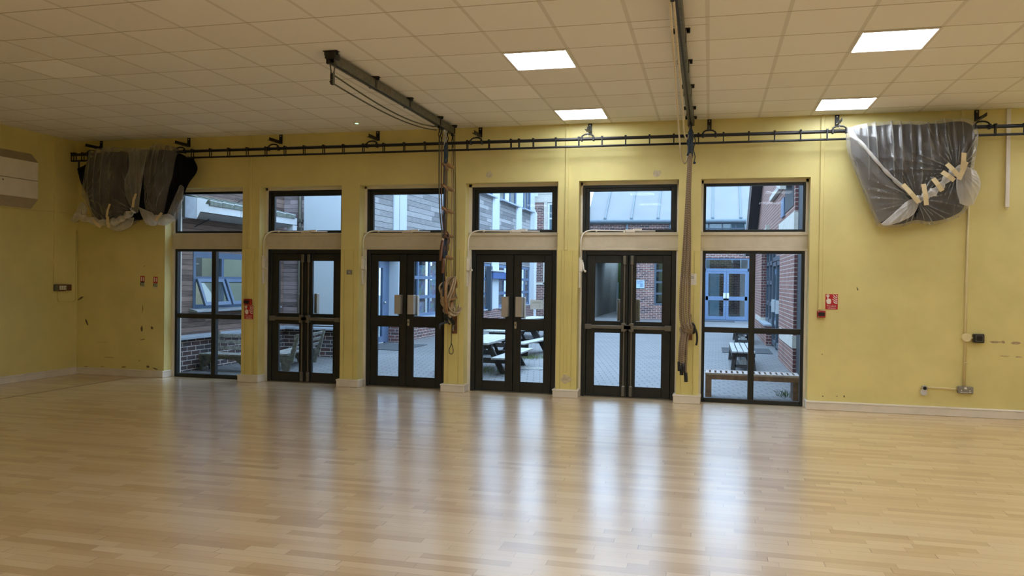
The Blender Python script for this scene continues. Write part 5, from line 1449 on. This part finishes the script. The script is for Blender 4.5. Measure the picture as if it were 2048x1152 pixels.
def low_table(x0, x1, y0, y1, label):
    zt = .31
    t = thing('low_bench', ((x0 + x1) / 2, (y0 + y1) / 2, GZ), label, 'bench', 'dark benches along the red brick building')
    b = B(); nn = 4; w_ = (x1 - x0 + .02) / nn
    for i in range(nn): b.box(x0 + w_ * i, x0 + w_ * (i + 1) - .02, y0, y1, zt - .03, zt)
    b.obj('slatted_top', 'palewood', t, bevel=.003)
    for y in (y0 + .06, y1 - .14):
        for s_ in (0, 1):
            xa = x0 + .01 if s_ == 0 else x1 - .09
            dx = -.03 if s_ == 0 else .03
            B().hexa([(xa + dx, y, GZ), (xa + .08 + dx, y, GZ), (xa + .08 + dx, y + .06, GZ), (xa + dx, y + .06, GZ), (xa, y, zt - .03), (xa + .08, y, zt - .03), (xa + .08, y + .06, zt - .03), (xa, y + .06, zt - .03)]).obj('leg', 'darkwood', t)
        B().box(x0, x1, y - .01, y + .05, zt - .10, zt - .03).box(x0 + .05, x1 - .05, y, y + .05, .02, .07).obj('cross_rail', 'darkwood', t)
    b = B()
    b.box(x0 - .005, x0 + .03, y0 + .02, y1 - .02, zt - .1, zt - .03); b.box(x1 - .03, x1 + .005, y0 + .02, y1 - .02, zt - .1, zt - .03)
    b.obj('side_rail', 'darkwood', t)
    B().box(x0 + .14, x0 + .25, y0 + .1, y1 - .1, .06, .16).obj('stretcher', 'palewood', t)
    return t
low_table(.41, .80, 4.4, 6.6, 'nearer dark bench with pale slatted top beside the red brick wall')
low_table(.66, 1.08, 10.9, 12.6, 'farther dark bench with pale slatted top beside the red brick wall')
def picnic(cx, cy, L, rot, label, zt=.50):
    t = thing('picnic_table', (cx, cy, GZ), label, 'picnic table', 'childrens picnic tables in the courtyard')
    def bx_(b, x0, x1, y0, y1, z0, z1): b.box(cx + x0, cx + x1, cy + y0, cy + y1, z0, z1)
    b = B()
    for i in range(5): bx_(b, -.30 + .122 * i, -.30 + .122 * i + .112, -L / 2, L / 2, zt - .035, zt)
    b.obj('tabletop', 'palewood', t, bevel=.003)
    for s_ in (-1, 1):
        b = B()
        for i in range(2): bx_(b, s_ * .48 - .125 + .128 * i, s_ * .48 - .125 + .128 * i + .12, -L / 2, L / 2, .235, .265)
        b.obj('seat', 'palewood', t, bevel=.003)
    for y in (-L / 2 + .32, L / 2 - .32):
        for s_ in (-1, 1):
            B().hexa([(cx + s_ * .48 - .05, cy + y, GZ), (cx + s_ * .48 + .05, cy + y, GZ), (cx + s_ * .48 + .05, cy + y + .05, GZ), (cx + s_ * .48 - .05, cy + y + .05, GZ),
                      (cx + s_ * .20 - .05, cy + y, zt - .035), (cx + s_ * .20 + .05, cy + y, zt - .035), (cx + s_ * .20 + .05, cy + y + .05, zt - .035), (cx + s_ * .20 - .05, cy + y + .05, zt - .035)]).obj('leg', 'darkwood', t)
        b = B(); bx_(b, -.58, .58, y - .04, y, .145, .232); bx_(b, -.28, .28, y - .04, y, zt - .11, zt - .037)
        b.obj('cross_beam', 'darkwood', t)
        b = B(); s2 = 1 if y < 0 else -1
        b.bar((cx, cy + y, .20), (cx, cy + y + s2 * .3, zt - .06), .05, .03)
        b.obj('brace', 'darkwood', t)
    t.rotation_euler = (0, 0, rot)
    return t
picnic(-3.77, 3.18, 2.05, 0, 'nearest picnic table with bleached top, weeds at its legs')
picnic(-4.04, 6.25, 2.0, radians(-7), 'middle picnic table whose seat shows behind the nearest one')
picnic(-4.85, 11.2, 1.9, radians(-10), 'farthest picnic table with pale top before the drainpipe wall')
random.seed(11)
for nm, (gx, gy, r_, k, lab) in enumerate(((-3.75, 2.75, .42, 330, 'grass growing round the legs of the nearest picnic table'), (-3.45, 5.35, .3, 230, 'grass growing between the two nearer picnic tables'))):
    b = B()
    for i in range(k):
        x = gx + random.gauss(0, r_ * .6); y = gy + random.gauss(0, r_ * .6)
        h = random.uniform(.02, .075)
        b.tube([(x, y, GZ), (x + random.uniform(-.02, .02), y + random.uniform(-.02, .02), GZ + h * .6), (x + random.uniform(-.05, .05), y + random.uniform(-.04, .04), GZ + h)], [.0035, .0025, .0008], 3)
    o = b.obj('grass', 'grassm', None)
    setp(o, lab, 'grass', None, 'stuff')
t = thing('manhole_cover', (-3.05, 3.5, GZ), 'square recessed manhole cover in the paving right of the nearest table', 'manhole cover')
ring(B(), -3.35, -2.75, 3.2, 3.8, .02, 0, 0).b.free()
b = B(); b.box(-3.32, -2.80, 3.25, 3.29, GZ, GZ + .006); b.box(-3.32, -2.80, 3.72, 3.76, GZ, GZ + .006); b.box(-3.32, -3.28, 3.25, 3.76, GZ, GZ + .006); b.box(-2.84, -2.80, 3.25, 3.76, GZ, GZ + .006)
b.obj('rim', 'gutter', t); B().box(-3.28, -2.84, 3.29, 3.72, GZ, GZ + .004).obj('cover', 'greywood', t)
# timber seats at the left
def seat_bench(cx, cy, W, rot, label):
    t = thing('timber_bench', (cx, cy, GZ), label, 'bench', 'weathered childrens benches by the brick plinth')
    def q(b, x0, x1, y0, y1, z0, z1): b.box(cx + x0, cx + x1, cy + y0, cy + y1, z0, z1)
    b = B()
    for i in range(3): q(b, -W / 2, W / 2, -.24 + .12 * i, -.24 + .12 * i + .105, .225, .255)
    b.obj('seat', 'greywood', t, bevel=.003)
    for z in (.295, .395, .495):
        b = B(); dy = .16 + (z - .25) * .32
        b.hexa([(cx - W / 2, cy + dy - .012, z), (cx + W / 2, cy + dy - .012, z), (cx + W / 2, cy + dy + .012, z), (cx - W / 2, cy + dy + .012, z),
                (cx - W / 2, cy + dy + .012, z + .055), (cx + W / 2, cy + dy + .012, z + .055), (cx + W / 2, cy + dy + .036, z + .055), (cx - W / 2, cy + dy + .036, z + .055)])
        b.obj('back_slat', 'greywood', t, bevel=.002)
    for s_ in (-1, 1):
        x = s_ * (W / 2 - .03)
        b = B()
        b.prism([(cy + .12, .10), (cy + .20, .10), (cy + .305, .58), (cy + .245, .58)], 'x', cx + x - .022, cx + x + .022)
        b.obj('back_post', 'mosswood', t)
        b = B(); b.prism([(cy - .24, .225), (cy + .2, .225), (cy + .14, GZ), (cy + .03, GZ), (cy + .0, .11), (cy - .06, .11), (cy - .09, GZ), (cy - .20, GZ)], 'x', cx + x - .02, cx + x + .02)
        b.obj('leg', 'mosswood', t)
    b = B()
    b.prism([(cx - W / 2 + .1, .225), (cx + W / 2 - .1, .225), (cx + W / 2 - .1, .17), (cx - W / 2 + .1, .17)], 'y', cy - .22, cy - .19)
    b.bar((cx - W / 2 + .08, cy - .2, .06), (cx - W / 2 + .3, cy - .2, .2), .03, .05); b.bar((cx + W / 2 - .08, cy - .2, .06), (cx + W / 2 - .3, cy - .2, .2), .03, .05)
    b.obj('apron', 'mosswood', t)
    t.rotation_euler = (0, 0, rot)
    return t
seat_bench(-7.66, 1.42, .95, 0, 'weathered timber bench with slatted back parallel to the window wall')
seat_bench(-7.0, 2.32, 1.5, radians(-79.4), 'weathered timber bench standing sideways behind the panic-bar doors')
# ================================================================ DAYLIGHT
w = bpy.data.worlds.new('overcast_sky')
S.world = w
w.use_nodes = True
nt = w.node_tree
nt.nodes.clear()
out = nt.nodes.new('ShaderNodeOutputWorld')
bg = nt.nodes.new('ShaderNodeBackground')
tc = nt.nodes.new('ShaderNodeTexCoord')
sp = nt.nodes.new('ShaderNodeSeparateXYZ')
rp = nt.nodes.new('ShaderNodeValToRGB')
rp.color_ramp.elements[0].position = 0
rp.color_ramp.elements[0].color = (.52, .72, 1.0, 1)
rp.color_ramp.elements[1].position = .8
rp.color_ramp.elements[1].color = (.60, .82, 1.14, 1)
nt.links.new(tc.outputs['Generated'], sp.inputs[0])
nt.links.new(sp.outputs[2], rp.inputs[0])
nt.links.new(rp.outputs[0], bg.inputs[0])
bg.inputs[1].default_value = 5.0
nt.links.new(bg.outputs[0], out.inputs[0])
